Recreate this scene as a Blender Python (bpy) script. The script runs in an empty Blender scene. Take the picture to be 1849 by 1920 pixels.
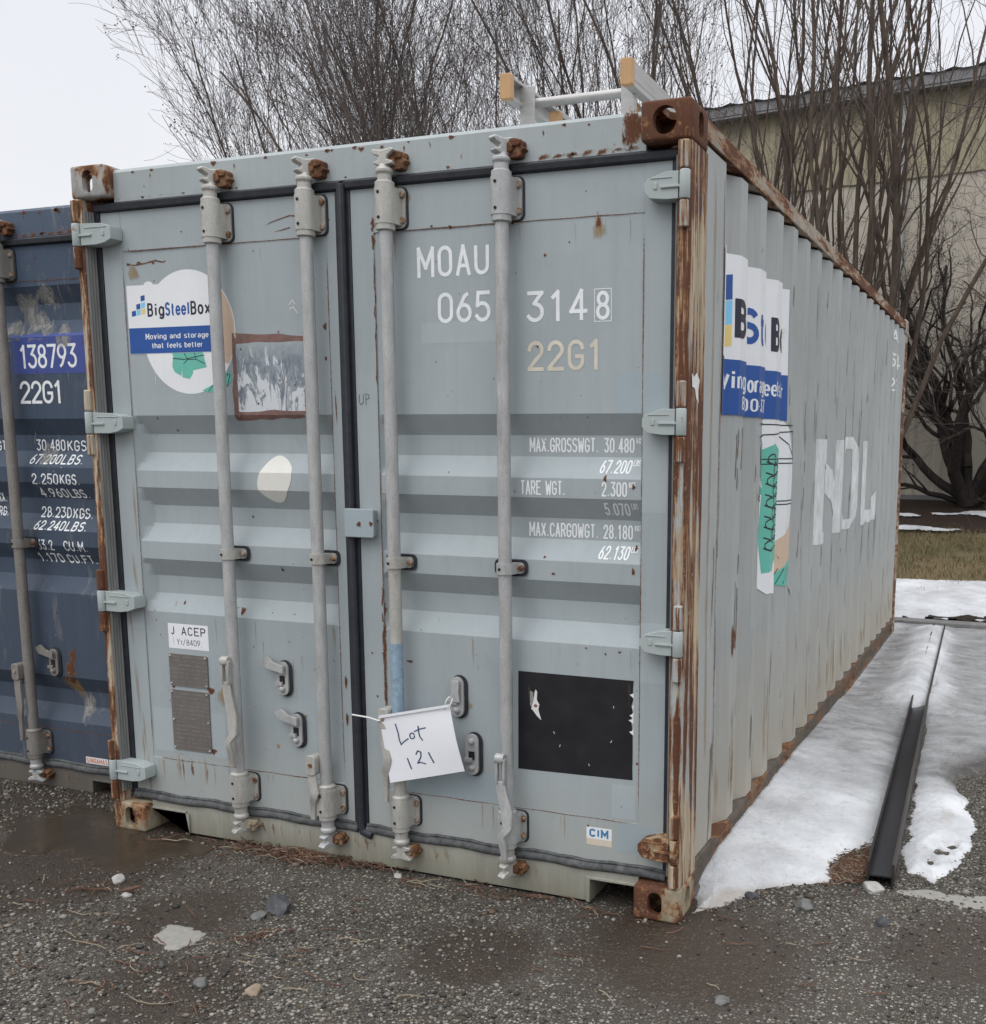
import bpy, bmesh, math, random
import numpy as np
from mathutils import Vector, Matrix, noise
R = math.radians
rng = random.Random(7)
scene = bpy.context.scene
col = scene.collection

# ------------------------------------------------------------------ camera
CAM = Vector((3.4302, -3.1811, 1.5717))
cd = bpy.data.cameras.new('camera')
cam = bpy.data.objects.new('camera', cd); col.objects.link(cam)
right = Vector((0.93348, 0.35856, 0.00678)); up = Vector((-0.06237, 0.14368, 0.98766)); fwd = Vector((-0.35316, 0.92238, -0.15649))
m = Matrix.Identity(4)
for i in range(3):
    m[i][0] = right[i]; m[i][1] = up[i]; m[i][2] = -fwd[i]; m[i][3] = CAM[i]
cam.matrix_world = m
cd.sensor_fit = 'VERTICAL'; cd.sensor_height = 24.0; cd.sensor_width = 24.0
cd.lens = 24.0 * 1994.7 / 1920
cd.shift_x = -232.5 / 1920; cd.shift_y = 191.6 / 1920
cd.clip_start = 0.05; cd.clip_end = 3000
scene.camera = cam

# ------------------------------------------------------------------ sky and sun (overcast)
SUN_EL, SUN_AZ = R(52), R(205)
world = bpy.data.worlds.new('World'); scene.world = world
world.use_nodes = True
wt = world.node_tree; wt.nodes.clear()
wo = wt.nodes.new('ShaderNodeOutputWorld'); bg = wt.nodes.new('ShaderNodeBackground')
sky = wt.nodes.new('ShaderNodeTexSky'); sky.sky_type = 'NISHITA'; sky.sun_disc = False
sky.sun_elevation = SUN_EL; sky.sun_rotation = SUN_AZ; sky.air_density = 1; sky.dust_density = 3
geo = wt.nodes.new('ShaderNodeTexCoord'); sep = wt.nodes.new('ShaderNodeSeparateXYZ')
wt.links.new(geo.outputs['Generated'], sep.inputs[0])
ramp = wt.nodes.new('ShaderNodeValToRGB')
wt.links.new(sep.outputs['Z'], ramp.inputs[0])
cr = ramp.color_ramp
cr.elements[0].position = 0.0; cr.elements[0].color = (9.1, 9.2, 9.4, 1)
cr.elements[1].position = 1.0; cr.elements[1].color = (24, 24.4, 25, 1)
e = cr.elements.new(0.36); e.color = (8.1, 8.25, 8.75, 1)
e = cr.elements.new(0.62); e.color = (17, 17.4, 18.1, 1)
wn = wt.nodes.new('ShaderNodeTexNoise'); wn.inputs['Scale'].default_value = 1.6; wn.inputs['Detail'].default_value = 4
wt.links.new(geo.outputs['Generated'], wn.inputs['Vector'])
wr = wt.nodes.new('ShaderNodeMapRange'); wr.inputs[1].default_value = .3; wr.inputs[2].default_value = .7
wr.inputs[3].default_value = .93; wr.inputs[4].default_value = 1.05
wt.links.new(wn.outputs['Fac'], wr.inputs[0])
wm = wt.nodes.new('ShaderNodeVectorMath'); wm.operation = 'SCALE'
wt.links.new(ramp.outputs[0], wm.inputs[0]); wt.links.new(wr.outputs[0], wm.inputs['Scale'])
mx = wt.nodes.new('ShaderNodeMix'); mx.data_type = 'RGBA'; mx.inputs[0].default_value = 0.93
wt.links.new(sky.outputs[0], mx.inputs[6]); wt.links.new(wm.outputs[0], mx.inputs[7])
wt.links.new(mx.outputs[2], bg.inputs['Color']); bg.inputs['Strength'].default_value = 0.1
wt.links.new(bg.outputs[0], wo.inputs[0])
sl = bpy.data.lights.new('sun', 'SUN'); sl.energy = 0.6; sl.angle = R(35); sl.color = (1, .98, .95)
so = bpy.data.objects.new('sun', sl); col.objects.link(so)
so.rotation_euler = (R(90) - SUN_EL, 0, R(180) - SUN_AZ)
scene.view_settings.view_transform = 'Standard'; scene.view_settings.look = 'None'
scene.view_settings.gamma = 1; scene.view_settings.exposure = 0.13
try: scene.view_settings.use_curve_mapping = False
except Exception: pass
scene.cycles.max_bounces = 6; scene.cycles.transparent_max_bounces = 12

# ------------------------------------------------------------------ helpers
def tag(o, label=None, cat=None, group=None, kind=None):
    if label: o['label'] = label
    if cat: o['category'] = cat
    if group: o['group'] = group
    if kind: o['kind'] = kind
    return o

def empty(name, loc, rz=0, **k):
    o = bpy.data.objects.new(name, None); col.objects.link(o)
    o.location = loc; o.rotation_euler = (0, 0, rz); o.empty_display_size = .2
    return tag(o, **k)

def copy_tree(o, parent=None):
    c = o.copy(); col.objects.link(c); c.parent = parent
    for ch in list(o.children): copy_tree(ch, c)
    return c

class MB:
    def __init__(s): s.v = []; s.f = []; s.m = []; s.a = []
    def add(s, vs, fs, mat=0, a=None):
        b = len(s.v); s.v.extend([tuple(p) for p in vs])
        s.a.extend(a if a is not None else [1.0] * len(vs))
        for f in fs: s.f.append([b + i for i in f]); s.m.append(mat)
        return s
    def box(s, x0, x1, y0, y1, z0, z1, mat=0, M=None):
        vs = [(x, y, z) for z in (z0, z1) for y in (y0, y1) for x in (x0, x1)]
        if M: vs = [tuple(M @ Vector(p)) for p in vs]
        return s.add(vs, [(0, 2, 3, 1), (4, 5, 7, 6), (0, 1, 5, 4), (2, 6, 7, 3), (0, 4, 6, 2), (1, 3, 7, 5)], mat)
    def prism(s, poly, d0, d1, plane='xz', mat=0, M=None):
        n = len(poly); A = sum(poly[i][0] * poly[(i + 1) % n][1] - poly[(i + 1) % n][0] * poly[i][1] for i in range(n))
        if A < 0: poly = poly[::-1]
        def P(u, v, d): return {'xz': (u, d, v), 'yz': (d, u, v), 'xy': (u, v, d)}[plane]
        lo, hi = min(d0, d1), max(d0, d1)
        vs = [P(u, v, lo) for u, v in poly] + [P(u, v, hi) for u, v in poly]
        fs = [list(range(n)), list(range(2 * n - 1, n - 1, -1))] + [[i, n + i, n + (i + 1) % n, (i + 1) % n] for i in range(n)]
        if plane in ('yz', 'xy'): fs = [f[::-1] for f in fs]
        if M: vs = [tuple(M @ Vector(p)) for p in vs]
        return s.add(vs, fs, mat)
    def lathe(s, prof, c=(0, 0, 0), axis='z', n=18, mat=0, M=None):
        vs = []; fs = []
        for r, h in prof:
            for i in range(n):
                t = 2 * math.pi * i / n; a, b = r * math.cos(t), r * math.sin(t)
                p = {'z': (a, b, h), 'y': (a, h, -b), 'x': (h, a, b)}[axis]
                p = Vector(p) + Vector(c)
                vs.append(tuple(M @ p) if M else tuple(p))
        k = len(prof)
        for j in range(k - 1):
            for i in range(n):
                i2 = (i + 1) % n
                fs.append((j * n + i, j * n + i2, (j + 1) * n + i2, (j + 1) * n + i))
        fs.append(list(range(n))[::-1]); fs.append([(k - 1) * n + i for i in range(n)])
        return s.add(vs, fs, mat)
    def tube(s, pts, r, n=8, mat=0, sx=1.0):
        pts = [Vector(p) for p in pts]; vs = []; fs = []; nn = len(pts)
        rr = r if isinstance(r, (list, tuple)) else [r] * nn
        ref = Vector((0, 1, 0)) if abs((pts[-1] - pts[0]).normalized().y) < .9 else Vector((0, 0, 1))
        for j, p in enumerate(pts):
            d = (pts[min(j + 1, nn - 1)] - pts[max(j - 1, 0)]).normalized()
            u = d.cross(ref).normalized(); w = u.cross(d)
            for i in range(n):
                t = 2 * math.pi * (i + .5) / n
                vs.append(tuple(p + u * math.cos(t) * rr[j] * sx + w * math.sin(t) * rr[j]))
        for j in range(nn - 1):
            for i in range(n):
                i2 = (i + 1) % n
                fs.append((j * n + i, j * n + i2, (j + 1) * n + i2, (j + 1) * n + i))
        fs.append(list(range(n))[::-1]); fs.append([(nn - 1) * n + i for i in range(n)])
        return s.add(vs, fs, mat)
    def blob(s, cx, cz, r, surf, mat=1, asp=1.0, seed=None, off=.0012):
        n = 14; vs = [surf(cx, cz, off)]; a = [1.0]; fs = []
        for k, (q, al) in enumerate(((.55, .8), (1.0, 0.0))):
            for i in range(n):
                t = 2 * math.pi * i / n
                rr = r * q * (1 + .35 * math.sin(3 * t + cx * 40) * rng.random() + .25 * (rng.random() - .5))
                vs.append(surf(cx + rr * math.cos(t), cz + rr * asp * math.sin(t), off)); a.append(al)
        for i in range(n):
            j = (i + 1) % n
            fs.append((0, 1 + i, 1 + j)); fs.append((1 + i, 1 + n + i, 1 + n + j, 1 + j))
        return s.add(vs, fs, mat, a)
    def streak(s, pts, w, surf, mat=1, off=.0012, al=1.0):
        # a stain along a line, soft on both sides
        n = len(pts); vs = []; a = []; fs = []
        for i, (u, v) in enumerate(pts):
            u0, v0 = pts[max(i - 1, 0)]; u1, v1 = pts[min(i + 1, n - 1)]
            L = math.hypot(u1 - u0, v1 - v0) or 1; nx, nz = -(v1 - v0) / L, (u1 - u0) / L
            ww = w * (.6 + .8 * rng.random())
            e = al * (.1 if i in (0, n - 1) else 1)
            for k, f in ((-1, 0), (0, e), (1, 0)):
                vs.append(surf(u + nx * ww * k, v + nz * ww * k, off)); a.append(f)
        for i in range(n - 1):
            for k in (0, 1): fs.append((3 * i + k, 3 * i + k + 1, 3 * i + k + 4, 3 * i + k + 3))
        return s.add(vs, fs, mat, a)
    def build(s, name, mats, parent=None, smooth=None, bevel=None, label=None, loc=None):
        me = bpy.data.meshes.new(name); me.from_pydata(s.v, [], s.f)
        if not isinstance(mats, (list, tuple)): mats = [mats]
        for mm in mats: me.materials.append(mm)
        if len(mats) > 1: me.polygons.foreach_set('material_index', s.m)
        if any(x != 1.0 for x in s.a):
            at = me.attributes.new('fade', 'FLOAT', 'POINT'); at.data.foreach_set('value', s.a)
        me.update()
        if smooth is not None:
            me.polygons.foreach_set('use_smooth', [True] * len(me.polygons))
            me.set_sharp_from_angle(angle=R(smooth))
        o = bpy.data.objects.new(name, me); col.objects.link(o)
        if loc: o.location = loc
        if parent: o.parent = parent
        if bevel:
            b = o.modifiers.new('bevel', 'BEVEL'); b.width = bevel; b.segments = 2; b.limit_method = 'ANGLE'; b.angle_limit = R(40)
        if label: o['label'] = label
        return o

def np_mesh(name, V, F, mats, mi=None, attrs=None, parent=None, smooth=False):
    """V (n,3), F (m,k) arrays -> object"""
    me = bpy.data.meshes.new(name); V = np.asarray(V, np.float32); F = np.asarray(F, np.int32)
    k = F.shape[1]
    me.vertices.add(len(V)); me.vertices.foreach_set('co', V.ravel())
    me.loops.add(F.size); me.loops.foreach_set('vertex_index', F.ravel())
    me.polygons.add(len(F)); me.polygons.foreach_set('loop_start', np.arange(0, F.size, k, dtype=np.int32))
    me.polygons.foreach_set('loop_total', np.full(len(F), k, np.int32))
    if not isinstance(mats, (list, tuple)): mats = [mats]
    for mm in mats: me.materials.append(mm)
    if mi is not None: me.polygons.foreach_set('material_index', np.asarray(mi, np.int32))
    me.update(calc_edges=True)
    for an, av in (attrs or {}).items():
        at = me.attributes.new(an, 'FLOAT', 'POINT'); at.data.foreach_set('value', np.asarray(av, np.float32))
    if smooth: me.polygons.foreach_set('use_smooth', np.ones(len(F), bool))
    me.validate()
    o = bpy.data.objects.new(name, me); col.objects.link(o)
    if parent: o.parent = parent
    return o

# ------------------------------------------------------------------ materials
class NT:
    def __init__(s, name):
        s.m = bpy.data.materials.new(name); s.m.use_nodes = True; s.t = s.m.node_tree
        s.b = s.t.nodes['Principled BSDF']; s.out = s.t.nodes['Material Output']
    def n(s, typ, ins=None, **props):
        nd = s.t.nodes.new('ShaderNode' + typ)
        for k, v in props.items(): setattr(nd, k, v)
        for k, v in (ins or {}).items():
            if isinstance(v, bpy.types.NodeSocket): s.t.links.new(v, nd.inputs[k])
            else: nd.inputs[k].default_value = v
        return nd
    def l(s, a, b): s.t.links.new(a, b)
    def coord(s, scale=(1, 1, 1), loc=(0, 0, 0)):
        tc = s.n('TexCoord'); mp = s.n('Mapping', {'Vector': tc.outputs['Object'], 'Scale': scale, 'Location': loc}); return mp.outputs[0]
    def noise(s, vec, scale, detail=4, rough=.55, dist=0):
        return s.n('TexNoise', {'Vector': vec, 'Scale': scale, 'Detail': detail, 'Roughness': rough, 'Distortion': dist}).outputs['Fac']
    def ramp(s, fac, lo, hi, a=0.0, b=1.0):
        return s.n('MapRange', {0: fac, 1: lo, 2: hi, 3: a, 4: b}).outputs[0]
    def mix(s, fac, a, b, mode='MIX'):
        nd = s.n('Mix', data_type='RGBA', blend_type=mode)
        for k, v in ((0, fac), (6, a), (7, b)):
            if isinstance(v, bpy.types.NodeSocket): s.l(v, nd.inputs[k])
            else: nd.inputs[k].default_value = (v if k == 0 else (tuple(v) + (1,))[:4])
        return nd.outputs[2]
    def mul(s, a, b):
        return s.n('Math', {0: a, 1: b}, operation='MULTIPLY').outputs[0]
    def addm(s, a, b):
        return s.n('Math', {0: a, 1: b}, operation='ADD').outputs[0]
    def bump(s, h, strength=.2, dist=.002):
        s.l(s.n('Bump', {'Height': h, 'Strength': strength, 'Distance': dist}).outputs[0], s.b.inputs['Normal'])
    def set(s, col=None, rough=None, metal=None, spec=None):
        for k, v in (('Base Color', col), ('Roughness', rough), ('Metallic', metal), ('Specular IOR Level', spec)):
            if v is None: continue
            if isinstance(v, bpy.types.NodeSocket): s.l(v, s.b.inputs[k])
            else: s.b.inputs[k].default_value = (tuple(v) + (1,))[:4] if k == 'Base Color' else v
        return s.m

RUST_D, RUST_M, RUST_O = (.068, .031, .021), (.150, .066, .037), (.27, .135, .062)

def paint(name, base, specks=.5, streak=.10, dirt=None, dirt_z=(.0, .5), rust_edge=0.0, chalk=.0, rough=.55, dirt_amt=.5):
    t = NT(name); c = t.coord()
    big = t.noise(c, 1.7, 5, .6); mid = t.noise(c, 9, 5, .65)
    colr = t.mix(t.ramp(big, .3, .7), tuple(x * .91 for x in base), tuple(min(1, x * 1.07) for x in base))
    st = t.noise(t.coord((16, 16, .7)), 2.0, 6, .7)
    colr = t.mix(t.mul(t.ramp(st, .45, .75), streak * 4), colr, tuple(x * .74 for x in base))
    fine = t.noise(t.coord((1, 1, .45), (2, 8, 3)), 26, 8, .78)
    colr = t.mix(t.mul(t.ramp(fine, .56, .70), .30), colr, tuple(x * y for x, y in zip(base, (.80, .76, .68))))
    colr = t.mix(t.mul(t.ramp(mid, .5, .75), .25), colr, tuple(min(1, x * 1.15 + chalk) for x in base))
    if chalk:
        ck = t.noise(t.coord((5, 5, 1.2), (3, 1, 2)), 2.4, 8, .75, .6)
        colr = t.mix(t.mul(t.ramp(ck, .56, .72), .5), colr, (.30, .29, .25))
    if dirt:
        tc = t.n('TexCoord'); sp = t.n('SeparateXYZ', {0: tc.outputs['Object']})
        g = t.ramp(sp.outputs['Z'], dirt_z[1], dirt_z[0])
        dn = t.noise(t.coord((9, 9, 1.5), (1, 4, 0)), 2.2, 6, .7)
        colr = t.mix(t.mul(t.ramp(t.addm(t.mul(g, .8), t.mul(dn, .8)), .45, 1.15), dirt_amt), colr, dirt)
    if specks:
        s1 = t.noise(t.coord((1, 1, .8), (5, 2, 9)), 55, 2, .5); s2 = t.noise(c, 5, 2, .5)
        sk = t.mul(t.ramp(s1, .735, .77), t.ramp(s2, .48, .62))
        colr = t.mix(t.mul(sk, specks), colr, RUST_D)
    if rust_edge:
        r1 = t.noise(t.coord((9, 9, 9), (8, 3, 1)), 1.9, 9, .74)
        k = .735 - rust_edge * .22
        colr = t.mix(t.ramp(r1, k - .045, k), colr, RUST_O)
        colr = t.mix(t.ramp(r1, k, k + .05), colr, RUST_M)
    t.bump(t.noise(c, 140, 3, .6), .06, .001)
    return t.set(colr, t.ramp(mid, .3, .7, rough - .08, rough + .1), 0, .35)

def rusty(name, primer, rust=.5, stretch=(24, 24, 1.7), grey=None, seed=(2, 7, 1)):
    t = NT(name); c = t.coord(stretch); iso = t.coord((1, 1, 1), seed)
    n1 = t.noise(c, 1.0, 10, .7, .4); n2 = t.noise(t.coord((stretch[0] * 2.2, stretch[1] * 2.2, stretch[2] * 1.4), (4, 1, 3)), 1.0, 8, .7)
    n3 = t.noise(iso, 2.6, 5, .6)
    v = t.addm(t.mul(n1, .7), t.mul(n3, .3))
    k = .62 - rust * .24
    colr = t.mix(t.ramp(n2, .42, .56), primer, tuple(x * .72 for x in primer))
    if grey: colr = t.mix(t.ramp(n3, .50, .53), colr, grey)
    colr = t.mix(t.ramp(v, k - .04, k), colr, RUST_O)
    n4 = t.noise(iso, 34, 5, .7); v = t.addm(v, t.mul(t.addm(n4, -.5), .16))
    colr = t.mix(t.ramp(v, k - .01, k + .025), colr, t.mix(n2, RUST_D, RUST_M))
    colr = t.mix(t.mul(t.ramp(n2, .6, .68), .7), colr, RUST_D)
    colr = t.mix(t.mul(t.ramp(n4, .60, .66), .55), colr, t.mix(n3, primer, RUST_O))
    t.bump(t.addm(t.mul(v, 1.0), t.mul(n2, .5)), .5, .004)
    return t.set(colr, .85, 0, .2)

def simple(name, colr, rough=.6, metal=0, var=.12, scale=20, bump=.1, spec=.4, stretch=(1, 1, 1)):
    t = NT(name); c = t.coord(stretch)
    n = t.noise(c, scale, 5, .65)
    colv = t.mix(t.ramp(n, .3, .7), tuple(x * (1 - var) for x in colr), tuple(min(1, x * (1 + var)) for x in colr))
    if bump: t.bump(t.noise(c, scale * 5, 3), bump, .001)
    return t.set(colv, rough, metal, spec)

GREY = (.335, .375, .388)
M = {}
M['paint'] = paint('grey_paint', GREY, dirt=(.37, .335, .25), dirt_z=(.0, .55), dirt_amt=.38, streak=.07)
M['paint_side'] = paint('grey_side_paint', (.365, .382, .378), specks=.7, streak=.13, dirt=(.40, .33, .22), dirt_z=(.05, .95), dirt_amt=.52)
M['paint_header'] = paint('grey_header_paint', (.345, .38, .385), specks=.9, streak=.08, rust_edge=.18)
M['paint_sill'] = paint('cream_grey_sill_paint', (.355, .35, .305), specks=1, streak=.22, dirt=(.16, .15, .10), dirt_z=(.0, .16), dirt_amt=.7, rust_edge=.15)
M['hinge'] = paint('hinge_paint', (.36, .40, .395), specks=.8, streak=.05, rust_edge=.3)
M['patch_l'] = paint('repaint_light', tuple(x * 1.09 for x in GREY), specks=.2, streak=.03)
M['patch_d'] = paint('repaint_blue', (.315, .37, .395), specks=.2, streak=.03)
M['post'] = rusty('rusty_post', (.49, .41, .30), .46, (30, 30, 1.6), (.35, .375, .37))
M['post_edge'] = rusty('rusty_post_edge', (.50, .44, .34), .50, (30, 30, 2.5))
M['rail'] = rusty('rusty_rail', (.38, .33, .27), .52, (18, 3.0, 18), None)
M['rail_low'] = rusty('rusty_lower_rail', (.13, .11, .09), .30, (9, 4, 9), None)
M['cast'] = rusty('rusty_casting', (.24, .16, .12), .72, (9, 9, 7))
M['cast_pale'] = rusty('pale_casting', (.34, .29, .205), .50, (8, 8, 6), None, (6.3, 1.2, 4.4))
M['cast_grey'] = rusty('greyish_casting', (.37, .365, .35), .37, (8, 8, 6))
M['hinge_rust'] = rusty('rusty_hinge', (.40, .33, .22), .66, (12, 12, 12))
M['keeper'] = rusty('rusty_keeper', (.16, .095, .065), .62, (14, 14, 14))
M['bolt'] = rusty('bolt_rust', (.33, .28, .23), .45, (40, 40, 40))
def galv(name, c0, dark, amt):
    t = NT(name); c = t.coord((1, 1, .35)); a = t.noise(c, 30, 6, .7); b = t.noise(t.coord((1, 1, .8), (3, 3, 3)), 210, 3, .6); d = t.noise(t.coord((1, 1, .2), (7, 1, 2)), 11, 6, .75)
    colr = t.mix(t.ramp(a, .3, .7), tuple(x * .80 for x in c0), tuple(x * 1.12 for x in c0))
    colr = t.mix(t.mul(t.ramp(b, .52, .64), amt), colr, dark); colr = t.mix(t.mul(t.ramp(d, .56, .70), .55), colr, (.20, .185, .16)); colr = t.mix(t.mul(t.ramp(d, .69, .73), .8), colr, RUST_M)
    t.bump(t.addm(b, a), .25, .0015); return t.set(colr, t.ramp(a, .3, .7, .38, .62), .25, .45)
M['galv'] = galv('galvanised_steel', (.44, .44, .435), (.22, .225, .23), .32)
M['galv_cream'] = galv('greyish_primer_pipe', (.45, .44, .405), (.22, .21, .19), .35)
M['galv_blue'] = simple('blue_worn_pipe', (.24, .33, .41), .5, 0, .25, 60)
M['galv_dark'] = galv('dirty_pipe', (.25, .235, .215), (.11, .10, .09), .5)
M['rubber'] = simple('black_rubber', (.022, .024, .031), .55, 0, .35, 30, .2)
M['rubber_worn'] = simple('worn_rubber', (.085, .088, .09), .7, 0, .5, 14, .5, .3, (3, 1, 3))
M['ribbed'] = simple('grey_ribbed_seal', (.17, .17, .165), .7, 0, .2, 14, .1, .3, (4, 4, .4))
M['hole'] = simple('bolt_hole', (.012, .012, .013), .8)
M['white'] = simple('white_vinyl', (.74, .75, .765), .4, 0, .03, 8, .02)
M['letter'] = simple('white_lettering', (.76, .78, .79), .55, 0, .08, 40, .02)
M['letter_side'] = simple('worn_white_lettering', (.60, .61, .61), .6, 0, .22, 16, .02, .3, (1, 3, .6)); M['letter_cream'] = simple('cream_lettering', (.60, .55, .46), .55, 0, .14, 16, .02)
M['oval'] = simple('white_daub', (.68, .67, .62), .6, 0, .05, 8, .02)
M['navy'] = simple('navy_ink', (.012, .014, .035), .4, 0, .1, 8, 0)
M['blue'] = simple('blue_ink', (.012, .075, .30), .4, 0, .06, 8, 0)
M['lightblue'] = simple('light_blue_ink', (.22, .55, .80), .4, 0, .04, 8, 0)
M['yellow'] = simple('yellow_ink', (.72, .56, .20), .4, 0, .04, 8, 0)
M['teal'] = simple('teal_ink', (.13, .46, .37), .4, 0, .06, 10, 0)
M['teal_d'] = simple('dark_teal_ink', (.05, .25, .21), .4, 0, .06, 10, 0)
M['peach'] = simple('peach_ink', (.60, .45, .34), .45, 0, .08, 5, 0)
M['ink'] = simple('black_ink', (.02, .02, .022), .5, 0, .1, 8, 0)
M['ink_blue'] = simple('marker_ink', (.035, .06, .13), .5, 0, .2, 60, 0)
M['vinyl'] = simple('black_vinyl', (.013, .013, .016), .45, 0, .5, 7, .05)
M['paper'] = simple('paper', (.76, .765, .80), .5, 0, .02, 6, .05)
M['torn'] = simple('torn_paper', (.70, .69, .68), .7, 0, .08, 30, .1)
M['redprimer'] = simple('red_primer', (.185, .105, .09), .7, 0, .3, 25, .1)
M['orange'] = simple('orange_ink', (.55, .17, .06), .5, 0, .1, 30, 0)
M['cim_blue'] = simple('faded_blue_ink', (.06, .20, .38), .5, 0, .1, 10, 0)
M['cim_bg'] = simple('faded_cream_label', (.60, .53, .43), .5, 0, .07, 12, 0)
M['tie'] = simple('white_plastic', (.66, .66, .64), .4, 0, .05, 10, 0)
# blue neighbour
M['bpaint'] = paint('blue_paint', (.046, .070, .112), specks=.6, streak=.16, dirt=(.075, .07, .065), dirt_z=(.0, 2.6), dirt_amt=.25, chalk=.01)
M['bheader'] = paint('blue_header_paint', (.065, .09, .135), specks=.8, streak=.14, rust_edge=.25, chalk=.01)
M['bsill'] = paint('dirty_sill', (.125, .118, .105), specks=.8, streak=.2, dirt=(.09, .075, .06), dirt_z=(0, .2), rust_edge=.1)
M['brect'] = simple('fresh_blue_patch', (.045, .07, .26), .5, 0, .12, 9, .05)
M['bcast'] = rusty('dull_casting', (.12, .11, .10), .45, (8, 8, 6))

t = NT('peeled_patch'); c = t.coord((22, 22, 7)); n1 = t.noise(c, 1.0, 9, .72, 1.2); n2 = t.noise(t.coord((60, 60, 30)), 1, 4, .7)
tc = t.n('TexCoord'); sp = t.n('SeparateXYZ', {0: tc.outputs['Object']})
gz = t.ramp(sp.outputs['Z'], 1.70, 1.93)
colr = t.mix(t.ramp(n2, .4, .6), (.15, .17, .20), (.26, .30, .33))
v = t.addm(n1, t.mul(gz, -.17))
colr = t.mix(t.ramp(v, .435, .47), colr, (.56, .58, .60))
gz2 = t.ramp(sp.outputs['Z'], 1.86, 1.93)
M['peel'] = t.set(t.mix(t.mul(gz2, .8), colr, GREY), .7); t.bump(n1, .3, .002)

t = NT('etched_plate'); c = t.coord((1, 1, 1))
w = t.n('TexWave', {'Vector': c, 'Scale': 19.0, 'Distortion': .0}, wave_type='BANDS', bands_direction='Z').outputs['Fac']
nx = t.noise(t.coord((90, 90, 60)), 1, 5, .6)
ln = t.mul(t.ramp(w, .45, .65), t.ramp(nx, .44, .56))
b0 = t.mix(t.noise(c, 14, 5), (.135, .12, .11), (.205, .185, .17))
M['plate'] = t.set(t.mix(t.mul(ln, .28), b0, (.31, .29, .27)), .5, .3); t.bump(ln, .2, .001)

t = NT('rust_stain'); at = t.n('Attribute', attribute_name='fade'); nn = t.noise(t.coord((1, 1, .6)), 190, 6, .75)
f = t.ramp(t.addm(t.mul(at.outputs['Fac'], .85), t.mul(nn, 1.25)), 1.0, 1.34)
t.set(t.mix(t.ramp(f, .3, 1.0), RUST_O, (.11, .045, .026)), .85, 0, .2)
t.l(f, t.b.inputs['Alpha']); M['stain'] = t.m
t = NT('yellow_stain'); at = t.n('Attribute', attribute_name='fade'); nn = t.noise(t.coord((8, 8, 1)), 9, 5, .7)
f = t.mul(t.ramp(t.addm(t.mul(at.outputs['Fac'], .8), t.mul(nn, .7)), .5, 1.2), .6)
t.set((.36, .225, .09), .8, 0, .2); t.l(f, t.b.inputs['Alpha']); M['ystain'] = t.m
t = NT('chalk_stain'); at = t.n('Attribute', attribute_name='fade'); nn = t.noise(t.coord((10, 10, 3)), 6, 8, .78)
f = t.mul(t.ramp(t.addm(t.mul(at.outputs['Fac'], .6), nn), .86, 1.14), .75)
t.set((.36, .35, .32), .85, 0, .2); t.l(f, t.b.inputs['Alpha']); M['cstain'] = t.m

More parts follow.
